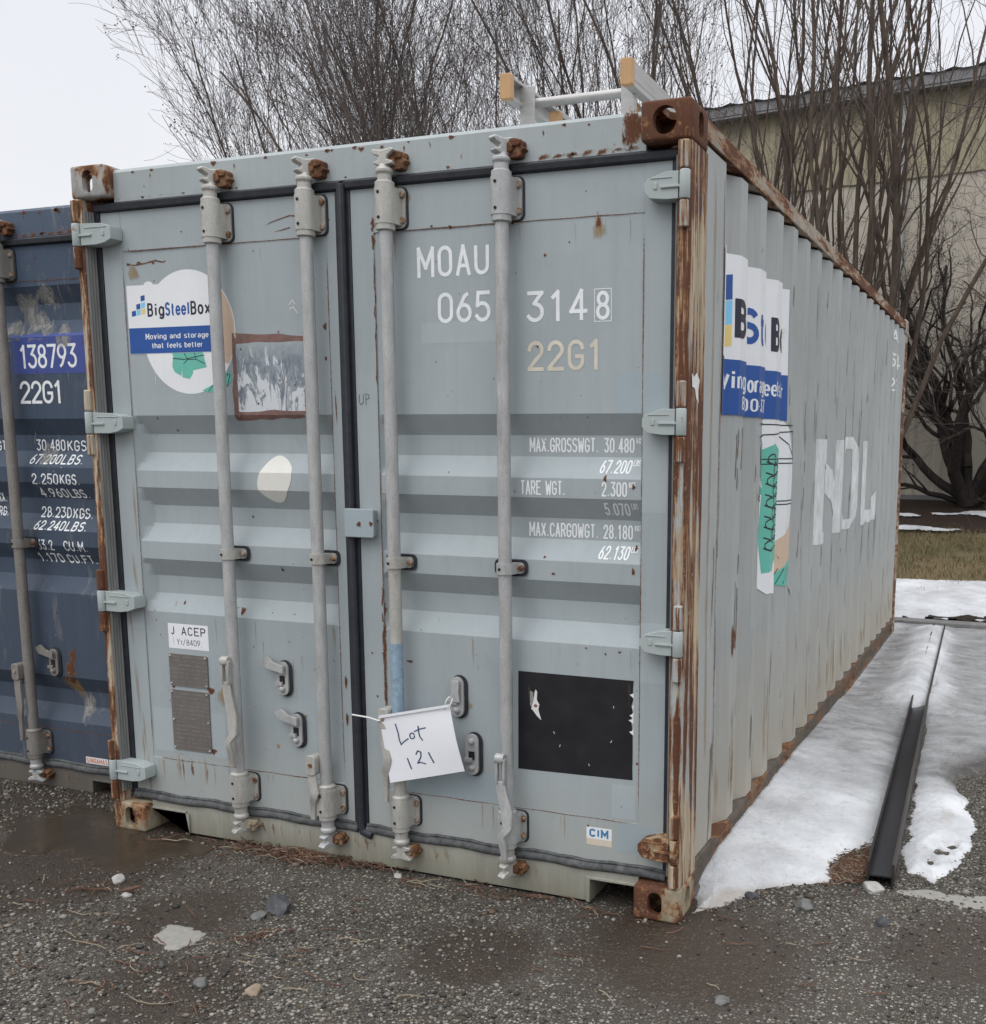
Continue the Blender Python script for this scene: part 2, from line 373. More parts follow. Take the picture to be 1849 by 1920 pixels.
# ------------------------------------------------------------------ stroke lettering
def E(cx, cy, rx, ry, a0=0, a1=360, n=None):
    n = n or max(4, int(abs(a1 - a0) / 22)); return [(cx + rx * math.cos(R(a0 + (a1 - a0) * i / n)), cy + ry * math.sin(R(a0 + (a1 - a0) * i / n))) for i in range(n + 1)]
C = 'closed'
def ring(cx, cy, rx, ry): return [C] + E(cx, cy, rx, ry)[:-1]
STAD = [C] + E(.5, .74, .5, .26, 0, 180) + E(.5, .26, .5, .26, 180, 360)
G = {
 '0': [STAD], 'O': [STAD], 'Q': [STAD, [(.6, .25), (1, 0)]],
 '1': [[(.15, .82), (.6, 1), (.6, 0)]], '2': [E(.5, .72, .5, .28, 175, -25) + [(0, .04), (0, 0), (1, 0)]],
 '3': [[(.02, 1), (.95, 1), (.42, .62)] + E(.45, .30, .53, .30, 80, -150)],
 '4': [[(.72, 0), (.72, 1), (0, .27), (1.02, .27)]],
 '5': [[(.95, 1), (.12, 1), (.06, .54)] + E(.45, .31, .53, .31, 105, -150)],
 '6': [[(.85, 1), (.55, .9), (.08, .45)], ring(.5, .29, .5, .29)], '7': [[(0, 1), (1, 1), (.35, 0)]],
 '8': [ring(.5, .76, .43, .24), ring(.5, .26, .5, .26)], '9': [[(.15, 0), (.45, .1), (.92, .55)], ring(.5, .71, .5, .29)],
 'A': [[(0, 0), (.5, 1), (1, 0)], [(.2, .3), (.8, .3)]], 'B': [[C, (0, 0), (0, 1)] + E(.55, .76, .38, .24, 90, -60) + E(.55, .27, .45, .27, 60, -90), [(0, .53), (.6, .53)]],
 'C': [E(.5, .72, .5, .28, 10, 180) + E(.5, .28, .5, .28, 180, 350)], 'E': [[(1, 1), (0, 1), (0, 0), (1, 0)], [(0, .52), (.85, .52)]],
 'F': [[(1, 1), (0, 1), (0, 0)], [(0, .52), (.85, .52)]], 'G': [E(.5, .72, .5, .28, 10, 180) + E(.5, .28, .5, .28, 180, 355) + [(1, .45), (.55, .45)]],
 'I': [[(.5, 0), (.5, 1)]], 'J': [[(.8, 1), (.8, .25)] + E(.42, .25, .38, .25, 0, -160)], 'K': [[(0, 0), (0, 1)], [(1, 1), (.05, .45)], [(.3, .62), (1, 0)]],
 'L': [[(0, 1), (0, 0), (1, 0)]], 'M': [[(0, 0), (0, 1), (.5, .3), (1, 1), (1, 0)]], 'N': [[(0, 0), (0, 1), (1, 0), (1, 1)]],
 'P': [[(0, 0), (0, 1), (.55, 1)] + E(.55, .74, .45, .26, 80, -90) + [(0, .48)]], 'R': [[(0, 0), (0, 1), (.55, 1)] + E(.55, .75, .42, .25, 80, -90) + [(0, .5)], [(.5, .5), (1, 0)]],
 'S': [E(.5, .75, .48, .25, 20, 235) + E(.5, .26, .5, .26, 60, -160)], 'T': [[(0, 1), (1, 1)], [(.5, 1), (.5, 0)]],
 'U': [[(0, 1), (0, .27)] + E(.5, .27, .5, .27, 180, 360) + [(1, 1)]], 'V': [[(0, 1), (.5, 0), (1, 1)]], 'W': [[(0, 1), (.22, 0), (.5, .75), (.78, 0), (1, 1)]],
 'X': [[(0, 0), (1, 1)], [(0, 1), (1, 0)]], 'Y': [[(0, 1), (.5, .48), (1, 1)], [(.5, .48), (.5, 0)]], 'D': [[C, (0, 0), (0, 1), (.45, 1)] + E(.5, .5, .5, .5, 80, -80)], 'H': [[(0, 0), (0, 1)], [(1, 0), (1, 1)], [(0, .5), (1, .5)]],
 '.': [[(.4, 0), (.4, .09)]], '-': [[(.05, .42), (.95, .42)]], '/': [[(0, -.1), (1, 1.05)]], ' ': [],
 'a': [E(.45, .5, .45, .2, 165, 0) + [(.9, 0)], ring(.43, .2, .43, .2)], 'b': [[(0, 0), (0, 1)], ring(.5, .35, .5, .35)], 'd': [[(1, 0), (1, 1)], ring(.5, .35, .5, .35)],
 'e': [[(.03, .36), (.97, .36)] + E(.5, .35, .5, .35, 8, 315)], 'f': [E(.85, .78, .45, .22, 80, 180) + [(.4, 0)], [(0, .66), (.85, .66)]],
 'g': [ring(.5, .35, .5, .35), [(1, .7), (1, -.02)] + E(.5, -.02, .5, .24, 0, -150)], 'h': [[(0, 0), (0, 1)], [(0, .4)] + E(.5, .42, .5, .28, 180, 0) + [(1, 0)]],
 'i': [[(.5, 0), (.5, .7)], [(.5, .84), (.5, 1)]], 'l': [[(.5, 0), (.5, 1)]], 'n': [[(0, 0), (0, .7)], [(0, .4)] + E(.5, .42, .5, .28, 180, 0) + [(1, 0)]],
 'o': [ring(.5, .35, .5, .35)], 'r': [[(0, 0), (0, .7)], [(0, .38)] + E(.5, .42, .5, .28, 180, 60)], 's': [E(.5, .52, .42, .18, 25, 240) + E(.5, .17, .47, .17, 70, -155)],
 't': [[(.4, .95), (.4, .2)] + E(.75, .2, .35, .2, 180, 290), [(0, .68), (.9, .68)]], 'v': [[(0, .7), (.5, 0), (1, .7)]], 'x': [[(0, 0), (1, .7)], [(0, .7), (1, 0)]],
}
NARROW = {'1': .75, 'I': .35, '.': .35, 'i': .35, 'l': .35, ' ': .6, 't': .7, 'f': .75, 'r': .75, '-': .7, 'M': 1.25, 'W': 1.35, 'J': .9}

def ribbon(pts, t, closed=False, contrast=1.0):
    pts = [p for i, p in enumerate(pts) if i == 0 or math.hypot(p[0] - pts[i - 1][0], p[1] - pts[i - 1][1]) > 1e-7]
    n = len(pts)
    def cs(i):
        a, b, c = pts[i - 1], pts[i], pts[(i + 1) % n]; u = (b[0] - a[0], b[1] - a[1]); v = (c[0] - b[0], c[1] - b[1])
        return (u[0] * v[0] + u[1] * v[1]) / ((math.hypot(*u) * math.hypot(*v)) or 1)
    brk = [i for i in range(0 if closed else 1, n if closed else n - 1) if n > 2 and cs(i) < .25]
    if brk:
        def ext(P):
            P = list(P)
            for k, j in ((0, 1), (-1, -2)):
                dx, dy = P[k][0] - P[j][0], P[k][1] - P[j][1]; l = math.hypot(dx, dy) or 1
                P[k] = (P[k][0] + dx / l * t * .45, P[k][1] + dy / l * t * .45)
            return P
        if closed: seq = [(pts[brk[q]:] + pts[:brk[q]])[: ((brk[(q + 1) % len(brk)] - brk[q] - 1) % n) + 2] for q in range(len(brk))]
        else: bb = [0] + brk + [n - 1]; seq = [pts[bb[q]:bb[q + 1] + 1] for q in range(len(bb) - 1)]
        out = []
        for q in seq: out += ribbon(ext(q), t, False, contrast)
        return out
    L = []; Rr = []
    for i, (x, y) in enumerate(pts):
        a = pts[i - 1] if (i > 0 or closed) else None; b = pts[(i + 1) % n] if (i < n - 1 or closed) else None
        ns = []; th = []
        for p, q in ((a, (x, y)), ((x, y), b)):
            if p is None or q is None: continue
            dx, dy = q[0] - p[0], q[1] - p[1]; l = math.hypot(dx, dy)
            if l < 1e-9: continue
            ns.append((-dy / l, dx / l)); th.append(contrast + (1 - contrast) * abs(dy) / l)
        if not ns: ns = [(0, 1)]; th = [1]
        nx = sum(k[0] for k in ns) / len(ns); ny = sum(k[1] for k in ns) / len(ns); q = max(.42, nx * nx + ny * ny)
        w = t / 2 * sum(th) / len(th) / q
        L.append((x + nx * w, y + ny * w)); Rr.append((x - nx * w, y - ny * w))
    out = []
    for i in range(n if closed else n - 1):
        j = (i + 1) % n; out.append([L[i], Rr[i], Rr[j], L[j]])
    return out

def text_strokes(s, x, z, h, w, th, gap=None, slant=0.0, contrast=1.0, align='l', wid=None, fitw=None):
    gap = th * 1.0 if gap is None else gap
    ws = [w * NARROW.get(ch, 1.0) for ch in s]
    tot = sum(ws) + gap * (len(s) - 1) + th * len(s)
    k = (fitw / tot) if fitw else 1.0
    if align == 'r': x -= tot * k
    elif align == 'c': x -= tot * k / 2
    out = []; cx = 0
    for ch, cw in zip(s, ws):
        for st in G[ch]:
            cl = st and st[0] == C; pts = st[1:] if cl else st
            P = []
            for u, v in pts:
                px = cx + th / 2 + u * cw; pz = th / 2 + v * (h - th)
                P.append((x + (px + slant * pz) * k, z + pz))
            out.append(ribbon(P, th * (.5 + .5 * k) if k < 1 else th, cl, contrast))
        cx += cw + gap + th
    return out

def rect(u0, u1, v0, v1): return [(u0, v0), (u1, v0), (u1, v1), (u0, v1)]
def ellipse(cx, cy, rx, ry, n=40, wob=0):
    return [(cx + rx * (1 + wob * math.sin(5 * t + 1) + wob * math.sin(2 * t)) * math.cos(t), cy + ry * (1 + wob * math.cos(3 * t)) * math.sin(t)) for t in (2 * math.pi * i / n for i in range(n))]

def decal(mb, polys, surf, off, mat=0, cu=(), cv=()):
    """flat polygons in (u,v) are cut along the creases and laid on the surface"""
    bm = bmesh.new()
    for p in polys:
        vs = [bm.verts.new((a, b, 0)) for a, b in p]
        try: bm.faces.new(vs)
        except ValueError: pass
    if hasattr(surf, 'cu'): cu, cv, off = surf.cu, surf.cv, off * .45
    us = [v.co.x for v in bm.verts]; vv = [v.co.y for v in bm.verts]
    if not us: bm.free(); return
    if len(polys) == 1 and len(polys[0]) > 4: bmesh.ops.triangulate(bm, faces=bm.faces[:])
    for cs, lo, hi, no in ((cu, min(us), max(us), (1, 0, 0)), (cv, min(vv), max(vv), (0, 1, 0))):
        for cc in cs:
            if lo < cc < hi:
                co = (cc, 0, 0) if no[0] else (0, cc, 0)
                bmesh.ops.bisect_plane(bm, geom=bm.verts[:] + bm.edges[:] + bm.faces[:], dist=1e-6, plane_co=co, plane_no=no)
    bm.verts.index_update()
    mb.add([surf(v.co.x, v.co.y, off) for v in bm.verts], [[v.index for v in f.verts] for f in bm.faces], mat)
    bm.free()

def letters(mb, s, x, z, h, w, th, surf, off=.002, mat=0, cu=(), cv=(), **k):
    for i, st in enumerate(text_strokes(s, x, z, h, w, th, **k)):
        for j, q in enumerate(st): decal(mb, [q], surf, off + .0001 * (i % 3) + .00004 * (j % 7), mat, cu, cv)

# ------------------------------------------------------------------ container pieces
def stadium(cx, cy, w, h, n=10):
    r = min(w, h) / 2
    if h >= w: return [(cx + r * math.cos(a), cy + (h / 2 - r) + r * math.sin(a)) for a in np.linspace(0, math.pi, n)] + [(cx + r * math.cos(a), cy - (h / 2 - r) + r * math.sin(a)) for a in np.linspace(math.pi, 2 * math.pi, n)]
    return [(cx + (w / 2 - r) + r * math.cos(a), cy + r * math.sin(a)) for a in np.linspace(-math.pi / 2, math.pi / 2, n)] + [(cx - (w / 2 - r) + r * math.cos(a), cy + r * math.sin(a)) for a in np.linspace(math.pi / 2, 1.5 * math.pi, n)]

def rounded_rect(x0, x1, z0, z1, r, n=4):
    out = []
    for cx, cz, a in ((x1 - r, z1 - r, 0), (x0 + r, z1 - r, 90), (x0 + r, z0 + r, 180), (x1 - r, z0 + r, 270)):
        out += [(cx + r * math.cos(R(a + 90 * i / n)), cz + r * math.sin(R(a + 90 * i / n))) for i in range(n + 1)]
    return out

CW, CL, CH = 2.438, 6.058, 2.591
def casting_mesh(hole_w):
    bm = bmesh.new(); bmesh.ops.create_cube(bm, size=1)
    for v in bm.verts: v.co = Vector(((v.co.x + .5) * .162, (v.co.y + .5) * .178, (v.co.z + .5) * .118))
    bmesh.ops.bevel(bm, geom=bm.edges[:], offset=.011, segments=3, affect='EDGES', profile=.5)
    me = bpy.data.meshes.new('tmp'); bm.to_mesh(me); bm.free(); o = bpy.data.objects.new('tmp', me); col.objects.link(o)
    cut = []
    def cutter(mb):
        c = mb.build('tmpc', []); cut.append(c)
        bmm = bmesh.new(); bmm.from_mesh(c.data); bmesh.ops.recalc_face_normals(bmm, faces=bmm.faces[:]); bmm.to_mesh(c.data); bmm.free()
        md = o.modifiers.new('b', 'BOOLEAN'); md.operation = 'DIFFERENCE'; md.object = c; md.solver = 'EXACT'
    cutter(MB().box(.024, .146, .026, .160, .022, .100))
    cutter(MB().prism(stadium(.085, .060, hole_w, .082), -.02, .05, 'xz'))
    cutter(MB().prism(stadium(.098, .060, .052, .080), -.02, .05, 'yz'))
    cutter(MB().prism(stadium(.081, .089, .06, .118), -.02, .05, 'xy'))
    dg = bpy.context.evaluated_depsgraph_get()
    ev = o.evaluated_get(dg); vs = [tuple(v.co) for v in ev.data.vertices]; fs = [list(p.vertices) for p in ev.data.polygons]
    for c in cut + [o]:
        d = c.data; bpy.data.objects.remove(c); bpy.data.meshes.remove(d)
    return vs, fs
CAST_N, CAST_W = casting_mesh(.05), casting_mesh(.076)

def add_casting(parent, mx, my, mz, mat, wide=False, label=None):
    vs, fs = CAST_W if wide else CAST_N
    V = [((CW - x) if mx else x, (CL - y) if my else y, (CH - z) if mz else z) for x, y, z in vs]
    if (mx + my + mz) % 2: fs = [f[::-1] for f in fs]
    mb = MB(); mb.add(V, fs); return mb.build('corner_casting', mat, parent, smooth=40, label=label)

DY = .055                                   # depth of the door face behind the casting face
XL0, XL1, XR0, XR1 = .080, 1.146, 1.203, 2.362  # door positions taken from image pixels, back-projected through the camera onto this depth
ZB, ZT = .148, 2.428
PZ0, PZ1 = .310, 2.283
PANL, PANR = (.176, 1.100), (1.292, 2.273)
BARS = (.648, 1.052, 1.373, 1.806)
DEP = .042

def panel_wob(x, z, p, e): return (.0020 * math.sin(5 * x + 3 * z) + .0014 * math.sin(9 * z + 2 * x)) * e * .7
EL, ER = .042, .010
def panel_e(x, P): return max(0, min(1, (x - P[0]) / EL, (P[1] - x) / ER))
def panel_xs(P): return [P[0] + EL * i / 6 for i in range(7)] + [P[0] + EL + (P[1] - P[0] - EL - ER) * i / 24 for i in range(1, 24)] + [P[1] - ER * i / 2 for i in (2, 1, 0)]
def panel_zs(cz): return sorted(set([PZ0, PZ1] + [z for z in cz if PZ0 < z < PZ1] + [PZ0 + (PZ1 - PZ0) * i / 40 for i in range(1, 40)]))
def make_surf(tops):
    def prof(z):
        for tp in tops:
            s = tp - z
            if 0 <= s <= .21: return min(1.0, s / .07, (.21 - s) / .07) * DEP
        return 0.0
    def surf(x, z, off=.0015):
        for (x0, x1) in (PANL, PANR):
            if x0 < x < x1 and PZ0 < z < PZ1:
                e = panel_e(x, (x0, x1))
                return (x, DY + .003 + min(prof(z), DEP * e) + panel_wob(x, z, prof(z), e) - off, z)
        return (x, DY - off, z)
    cz = sorted(z for tp in tops for z in (tp, tp - .07, tp - .14, tp - .21))
    surf.cu = [x for P in (PANL, PANR) for x in panel_xs(P)]; surf.cv = panel_zs(cz)
    return surf, cz, prof

# side wall corrugation
Y0, PITCH = .423, .2965
def side_in(y):
    if y < Y0: return 0.0
    s = (y - Y0) % PITCH
    if y > 5.86: return 0.0
    return .036 * max(0.0, min(1.0, s / .062, (.205 - s) / .062))
SC = [.19, Y0]
k = 0
while True:
    b = Y0 + k * PITCH
    if b > 5.80: break
    SC += [b + .062, b + .143, b + .205, b + PITCH]; k += 1
SC = sorted(set(round(y, 4) for y in SC if y < 5.88)) + [5.90]
def dent(y, z): return .0022 * math.sin(2.1 * y + 1.3 * z) + .0018 * math.sin(5.3 * z + .7 * y + 1) + .0012 * math.sin(11 * y * .4 + 7 * z)
def side_surf(y, z, off=.002): return (2.429 - side_in(y) - dent(y, z) + off, y, z)
SZ = [.155 + i * (2.50 - .155) / 24 for i in range(25)]

def bracket(parent, x, z0, z1, mt, rot=0):
    """bearing bracket clamped over a locking bar"""
    zc = (z0 + z1) / 2; h = (z1 - z0)
    mb = MB()
    mb.prism(rounded_rect(x - .060, x + .060, z0 - .004, z1 + .004, .022), DY - .004, DY - .0005, 'xz', 1)
    mb.prism(rounded_rect(x - .053, x + .053, z0, z1, .018), DY - .012, DY - .0045, 'xz', 0)
    # saddle over the bar
    cs = [(x + .036 * math.cos(a) * (1.0), .006 - .034 * math.sin(a)) for a in np.linspace(0, math.pi, 13)]
    cs = [(x + .040, DY - .008)] + cs + [(x - .040, DY - .008)]
    mb.prism(cs, z0 + .008, z1 - .006, 'xy', 0)
    mb.lathe([(.028, z1 - .008), (.033, z1 - .006), (.033, z1 + .010), (.026, z1 + .016)], (x, .006, 0), 'z', 20, 0)
    mb.lathe([(.026, z0 - .014), (.032, z0 - .010), (.032, z0 + .008), (.028, z0 + .01)], (x, .006, 0), 'z', 20, 0)
    for sx in (-1, 1):
        for zz in (z0 + .024, z1 - .024):
            mb.lathe([(.0115, DY - .0115), (.0115, DY - .017), (.008, DY - .0215), (.003, DY - .022)][::-1], (x + sx * .043, 0, zz), 'y', 12, 2)
    for zz in (z0 + .026, z1 - .024):
        mb.lathe([(.0055, -.0292), (.0055, -.0275)], (x - .006, 0, zz), 'y', 10, 3)
    return mb.build('bearing_bracket', [mt, M['rubber'], M['bolt'], M['hole']], parent, smooth=35)

def cam(parent, x, z, upward, yaw, mt):
    """forked cam end of a locking bar: neck, collar and two opposed horns"""
    mb = MB(); s = 1 if upward else -1
    MM = Matrix.Translation((x, .006, z)) @ Matrix.Rotation(yaw, 4, 'Z')
    pr = [(.024, 0), (.024, s * .03), (.029, s * .034), (.029, s * .046), (.021, s * .052), (.018, s * .062)]
    if s < 0: pr = pr[::-1]
    mb.lathe(pr, (0, 0, 0), 'z', 18, 0, MM)
    a = s * .056
    low = [(-.030, a + s * .004), (-.034, a + s * .012), (-.016, a + s * .016), (-.012, a + s * .028), (-.030, a + s * .034), (-.040, a + s * .044),
           (-.034, a + s * .052), (.0, a + s * .047), (.034, a + s * .054), (.043, a + s * .048), (.020, a + s * .030), (.016, a + s * .018), (.036, a + s * .014), (.038, a + s * .004), (.0, a - s * .004)]
    mb.prism(low, -.017, .015, 'xz', 0, MM)
    return mb.build('cam', mt, parent, smooth=50, bevel=.006)

def guide(parent, x, z, mt):
    mb = MB()
    mb.prism(rounded_rect(x - .062, x + .062, z - .028, z + .028, .018), DY - .006, DY - .0005, 'xz', 1)
    mb.prism(rounded_rect(x - .052, x + .052, z - .019, z + .019, .014), DY - .013, DY - .0065, 'xz', 0)
    cs = [(x + .031 * math.cos(a), .008 - .030 * math.sin(a)) for a in np.linspace(0, math.pi, 11)]
    mb.prism([(x + .031, DY - .01)] + cs + [(x - .031, DY - .01)], z - .018, z + .018, 'xy', 0)
    mb.lathe([(.003, DY - .023), (.009, DY - .021), (.011, DY - .0125)], (x + .043, 0, z), 'y', 12, 2)
    mb.lathe([(.003, DY - .023), (.009, DY - .021), (.011, DY - .0125)], (x - .043, 0, z), 'y', 12, 2)
    mb.lathe([(.005, -.0238), (.005, -.021)], (x - .008, 0, z), 'y', 8, 3)
    return mb.build('guide_clamp', [mt, M['rubber'], M['bolt'], M['hole']], parent, smooth=35)

def flatbar(mb, pts, w, t, mat=0):
    """bent flat bar, wide across x, following points in space"""
    vs = []; fs = []
    ws = w if isinstance(w, (list, tuple)) else [w] * len(pts)
    for (x, y, z), ww in zip(pts, ws):
        vs += [(x - ww / 2, y - t / 2, z), (x + ww / 2, y - t / 2, z), (x + ww / 2, y + t / 2, z), (x - ww / 2, y + t / 2, z)]
    for i in range(len(pts) - 1):
        for k in range(4):
            k2 = (k + 1) % 4; fs.append((4 * i + k, 4 * i + 4 + k, 4 * i + 4 + k2, 4 * i + k2))
    n = 4 * (len(pts) - 1); fs.append((0, 1, 2, 3)); fs.append((n + 3, n + 2, n + 1, n)); mb.add(vs, fs, mat)

def handle(parent, x, zt, zb, style, mt):
    mb = MB()
    if style == 'front':                    # hangs in front of the bar, forked top
        flatbar(mb, [(x - .018, -.034, zt), (x - .018, -.034, zt - .09)], .010, .02); flatbar(mb, [(x + .010, -.034, zt), (x + .010, -.034, zt - .09)], .010, .02)
        mb.lathe([(.019, -.02), (.019, .014)], (x - .004, -.03, zt - .002), 'x', 12)
        L = zt - zb
        flatbar(mb, [(x - .004, -.034, zt - .08), (x, -.036, zt - .12), (x + .020, -.040, zt - L * .50), (x + .026, -.046, zt - L * .68), (x + .004, -.052, zt - L * .76), (x + .006, -.044, zt - L * .85), (x + .012, -.040, zb)],
                [.030, .036, .044, .036, .026, .026, .022], .012)
    else:
        mb.prism(rounded_rect(x - .060, x - .018, zt - .075, zt, .012), -.036, .020, 'xz')
        mb.lathe([(.004, -.040), (.009, -.039), (.010, -.0355)], (x - .040, 0, zt - .036), 'y', 12, 1)
        L = zt - .07 - zb
        flatbar(mb, [(x - .040, -.024, zt - .06), (x - .036, -.026, zt - .06 - L * .25), (x - .022, -.034, zt - .06 - L * .45), (x - .034, -.030, zt - .06 - L * .62), (x - .042, -.020, zt - .06 - L * .72), (x - .044, -.020, zb)],
                [.034, .036, .034, .032, .022, .020], .012)
    return mb.build('handle', [mt, M['bolt']], parent, smooth=30, bevel=.003)

def retainer(parent, cx, cz, h, lever, mt):
    mb = MB()
    mb.prism(stadium(cx + .006, cz, .064, h + .012), DY - .004, DY - .0003, 'xz', 1)
    mb.prism(stadium(cx, cz, .052, h), DY - .013, DY - .0045, 'xz', 0)
    zt = cz + h / 2 - .026; zb = cz - h / 2 + .026
    for zz in (zt, zb): mb.lathe([(.004, DY - .027), (.010, DY - .024), (.013, DY - .0125)], (cx, 0, zz), 'y', 12, 0)
    mb.prism(rect(cx - .012, cx + .012, cz - .020, cz + .012), DY - .0145, DY - .0132, 'xz', 3)
    mb.prism(rect(cx - .026, cx + .004, cz - .026, cz - .012), DY - .024, DY - .013, 'xz', 0)
    if lever == 'out':
        flat = [(cx + .016, zt - .016), (cx + .016, zt + .014), (cx - .03, zt + .024), (cx - .055, zt + .044), (cx - .085, zt + .030), (cx - .070, zt + .004), (cx - .04, zt - .004)]
        mb.prism(flat, DY - .030, DY - .019, 'xz', 0)
    elif lever == 'down':
        mb.prism([(cx - .016, zt + .014), (cx + .016, zt + .014), (cx + .014, zt - .03), (cx + .018, zt - .062), (cx - .03, zt - .062), (cx - .016, zt - .03)], DY - .028, DY - .019, 'xz', 0)
    return mb.build('handle_retainer', [mt, M['rubber'], M['bolt'], M['hole']], parent, smooth=30, bevel=.002)

def hinge(parent, side, z, mt, label=None):
    mb = MB(); s = 1 if side == 'r' else -1
    xo = 2.420 if side == 'r' else .018
    xi = 2.292 if side == 'r' else .185
    h = .040
    # tapering leaf
    P = [(xo - s * .02, z - h), (xo - s * .02, z + h), (xo - s * .06, z + h), (xi + s * .012, z + h * .55), (xi, z + h * .25), (xi, z - h * .35), (xi + s * .016, z - h * .85), (xo - s * .06, z - h)]
    if side == 'l': P = [(xo + .02, z - h), (xo + .02, z + h), (xi - .045, z + h * .9), (xi - .004, z + h * .62), (xi, z + h * .3), (xi, z - h * .55), (xi - .03, z - h * .85), (xi - .07, z - h)]
    mb.prism(P, -.004, DY - .001, 'xz', 0)
    mb.box(min(xo, xo - s * .075), max(xo, xo - s * .075), -.010, -.0035, z - .008, z + .000, 0)
    mb.box(min(xi + s * .03, xi + s * .042), max(xi + s * .03, xi + s * .042), -.007, -.0035, z - .010, z + .010, 0)
    mb.box(min(xi + s * .02, xo - s * .04), max(xi + s * .02, xo - s * .04), -.0065, -.0035, z + h * .52, z + h * .60, 0)
    # knuckle and pin
    mb.lathe([(.014, z - h - .002), (.0165, z - h + .002), (.0165, z + h - .002), (.014, z + h + .002)], (xo, -.002, 0), 'z', 14, 0)
    return mb.build('hinge', mt, parent, smooth=35, bevel=.004, label=label)

def build_container(name, loc, rz, P, label, group):
    root = empty(name, loc, rz, label=label, cat='shipping container', group=group)
    surf, cz, prof = make_surf(P['tops'])
    # frame -------------------------------------------------------------
    for mx in (0, 1):
        for my in (0, 1):
            for mz in (0, 1):
                mt = P['cast'].get((mx, my, mz), P['cast']['d'])
                add_casting(root, mx, my, mz, mt, wide=(mx and mz))
    # corner posts: outer angle with a flange to the front
    for side in (0, 1):
        X = (lambda x: CW - x) if side else (lambda x: x)
        mb = MB()
        poly = [(.012, .003), (.042, .003), (.044, .012), (.044, .052), (.075, .062), (.110, .10), (.110, .150), (.020, .194), (.004, .194), (.003, .016)]
        mb.prism([(X(x), y) for x, y in poly], .1175, CH - .1175, 'xy')
        # hinge lugs between the hinges
        for zz in HZ[:-1] if False else HZ:
            for q in (-1, 1):
                mb.lathe([(.013, zz + q * .045 - .0), (.0155, zz + q * .047), (.0155, zz + q * (.045 + .075)), (.012, zz + q * (.045 + .080))] if q > 0 else
                         [(.012, zz + q * (.045 + .080)), (.0155, zz + q * (.045 + .075)), (.0155, zz + q * .047), (.013, zz + q * .045)], (X(.018), -.002, 0), 'z', 12)
        mb.build('corner_post', P['post'] if side else P['post_l'], root, smooth=30, bevel=.004)
        # ribbed seal on the inner face of the post
        mb = MB(); pr = []
        for i in range(9): pr.append((.0452 + .004 * (i % 2) + i * .0012, .008 + i * .0055))
        pr += [(.0442, .052), (.0442, .008)]
        mb.prism([(X(x), y) for x, y in pr], .16, 2.43, 'xy'); mb.build('post_seal', M['ribbed'], root)
        mb = MB(); mb.prism([(X(x), y) for x, y in ((.004, CL - .006), (.12, CL - .006), (.12, CL - .10), (.008, CL - .16))], .1175, CH - .1175, 'xy')
        mb.build('corner_post', P['post_rear'], root, bevel=.004)
    # header with a rolled top edge and a weld seam
    mb = MB()
    mb.prism([(.050, 2.462), (.050, 2.566), (.058, 2.578), (.16, 2.578), (.16, 2.45), (.07, 2.45)], .160, CW - .160, 'yz')
    hs = lambda x, z, off=.0015: (x, .050 - off, z)
    for i in range(26):
        x = rng.uniform(.2, 2.24); mb.blob(x, rng.choice([2.562, 2.555, 2.47]), rng.uniform(.006, .02), hs, 1, .6)
    for x in np.arange(.18, 2.25, .05):
        a = .25 + .75 * (x > 1.9) + .3 * (x < .5)
        mb.streak([(x - .03, 2.467), (x + .0, 2.470 + rng.random() * .004), (x + .05, 2.468)], .008 + .006 * (x > 1.8), hs, 1, al=min(1, a))
    mb.blob(2.235, 2.53, .05, hs, 1, 1.6); mb.streak([(2.20, 2.555), (2.205, 2.50), (2.20, 2.47)], .012, hs, 1)
    mb.streak([(1.01, 2.566), (1.012, 2.53), (1.011, 2.47)], .004, hs, 1)
    for x in (.335, 1.42, 1.93, 1.52, .72): mb.streak([(x, 2.56), (x + .004, 2.545), (x, 2.525)], .006, hs, 1)
    mb.build('door_header', [P['header'], M['stain']], root)
    # sill with the two pockets beside the castings
    mb = MB()
    mb.prism([(.160, .137), (2.278, .137), (2.278, .092), (2.090, .092), (2.090, .010), (.350, .010), (.350, .092), (.160, .092)], .048, .15, 'xz')
    mb.prism([(.160, .1375), (2.278, .1375), (2.278, .150), (.160, .150)], .058, .16, 'xz')
    mb.prism([(.338, .008), (.352, .008), (.352, .092), (.162, .092), (.162, .102), (.338, .102)], .040, .30, 'xz')
    mb.prism([(2.088, .008), (2.102, .008), (2.102, .092), (2.276, .092), (2.276, .102), (2.088, .102)], .040, .30, 'xz')
    ss = lambda x, z, off=.0015: (x, .048 - off, z)
    for i in range(34):
        x = rng.uniform(.4, 2.08); mb.streak([(x, .125), (x + rng.uniform(-.01, .01), .09), (x + rng.uniform(-.012, .012), rng.uniform(.025, .06))], rng.uniform(.005, .016), ss, rng.choice([1, 2, 2]), al=rng.uniform(.3, .9))
    mb.build('door_sill', [P['sill'], M['stain'], M['ystain']], root, bevel=.002)
    # rails
    for side in (0, 1):
        X = (lambda x: CW - x) if side else (lambda x: x)
        mb = MB(); mb.prism([(X(.003), 2.512), (X(.003), 2.574), (X(.062), 2.574), (X(.062), 2.512)], .176, CL - .176, 'xz')
        mb.build('top_rail', P['rail'], root, bevel=.003)
        mb = MB(); mb.prism([(X(.004), .018), (X(.004), .030), (X(.016), .034), (X(.016), .118), (X(.004), .124), (X(.004), .150), (X(.060), .156), (X(.060), .018)], .176, CL - .176, 'xz')
        mb.build('bottom_rail', M['rail_low'], root, bevel=.002)
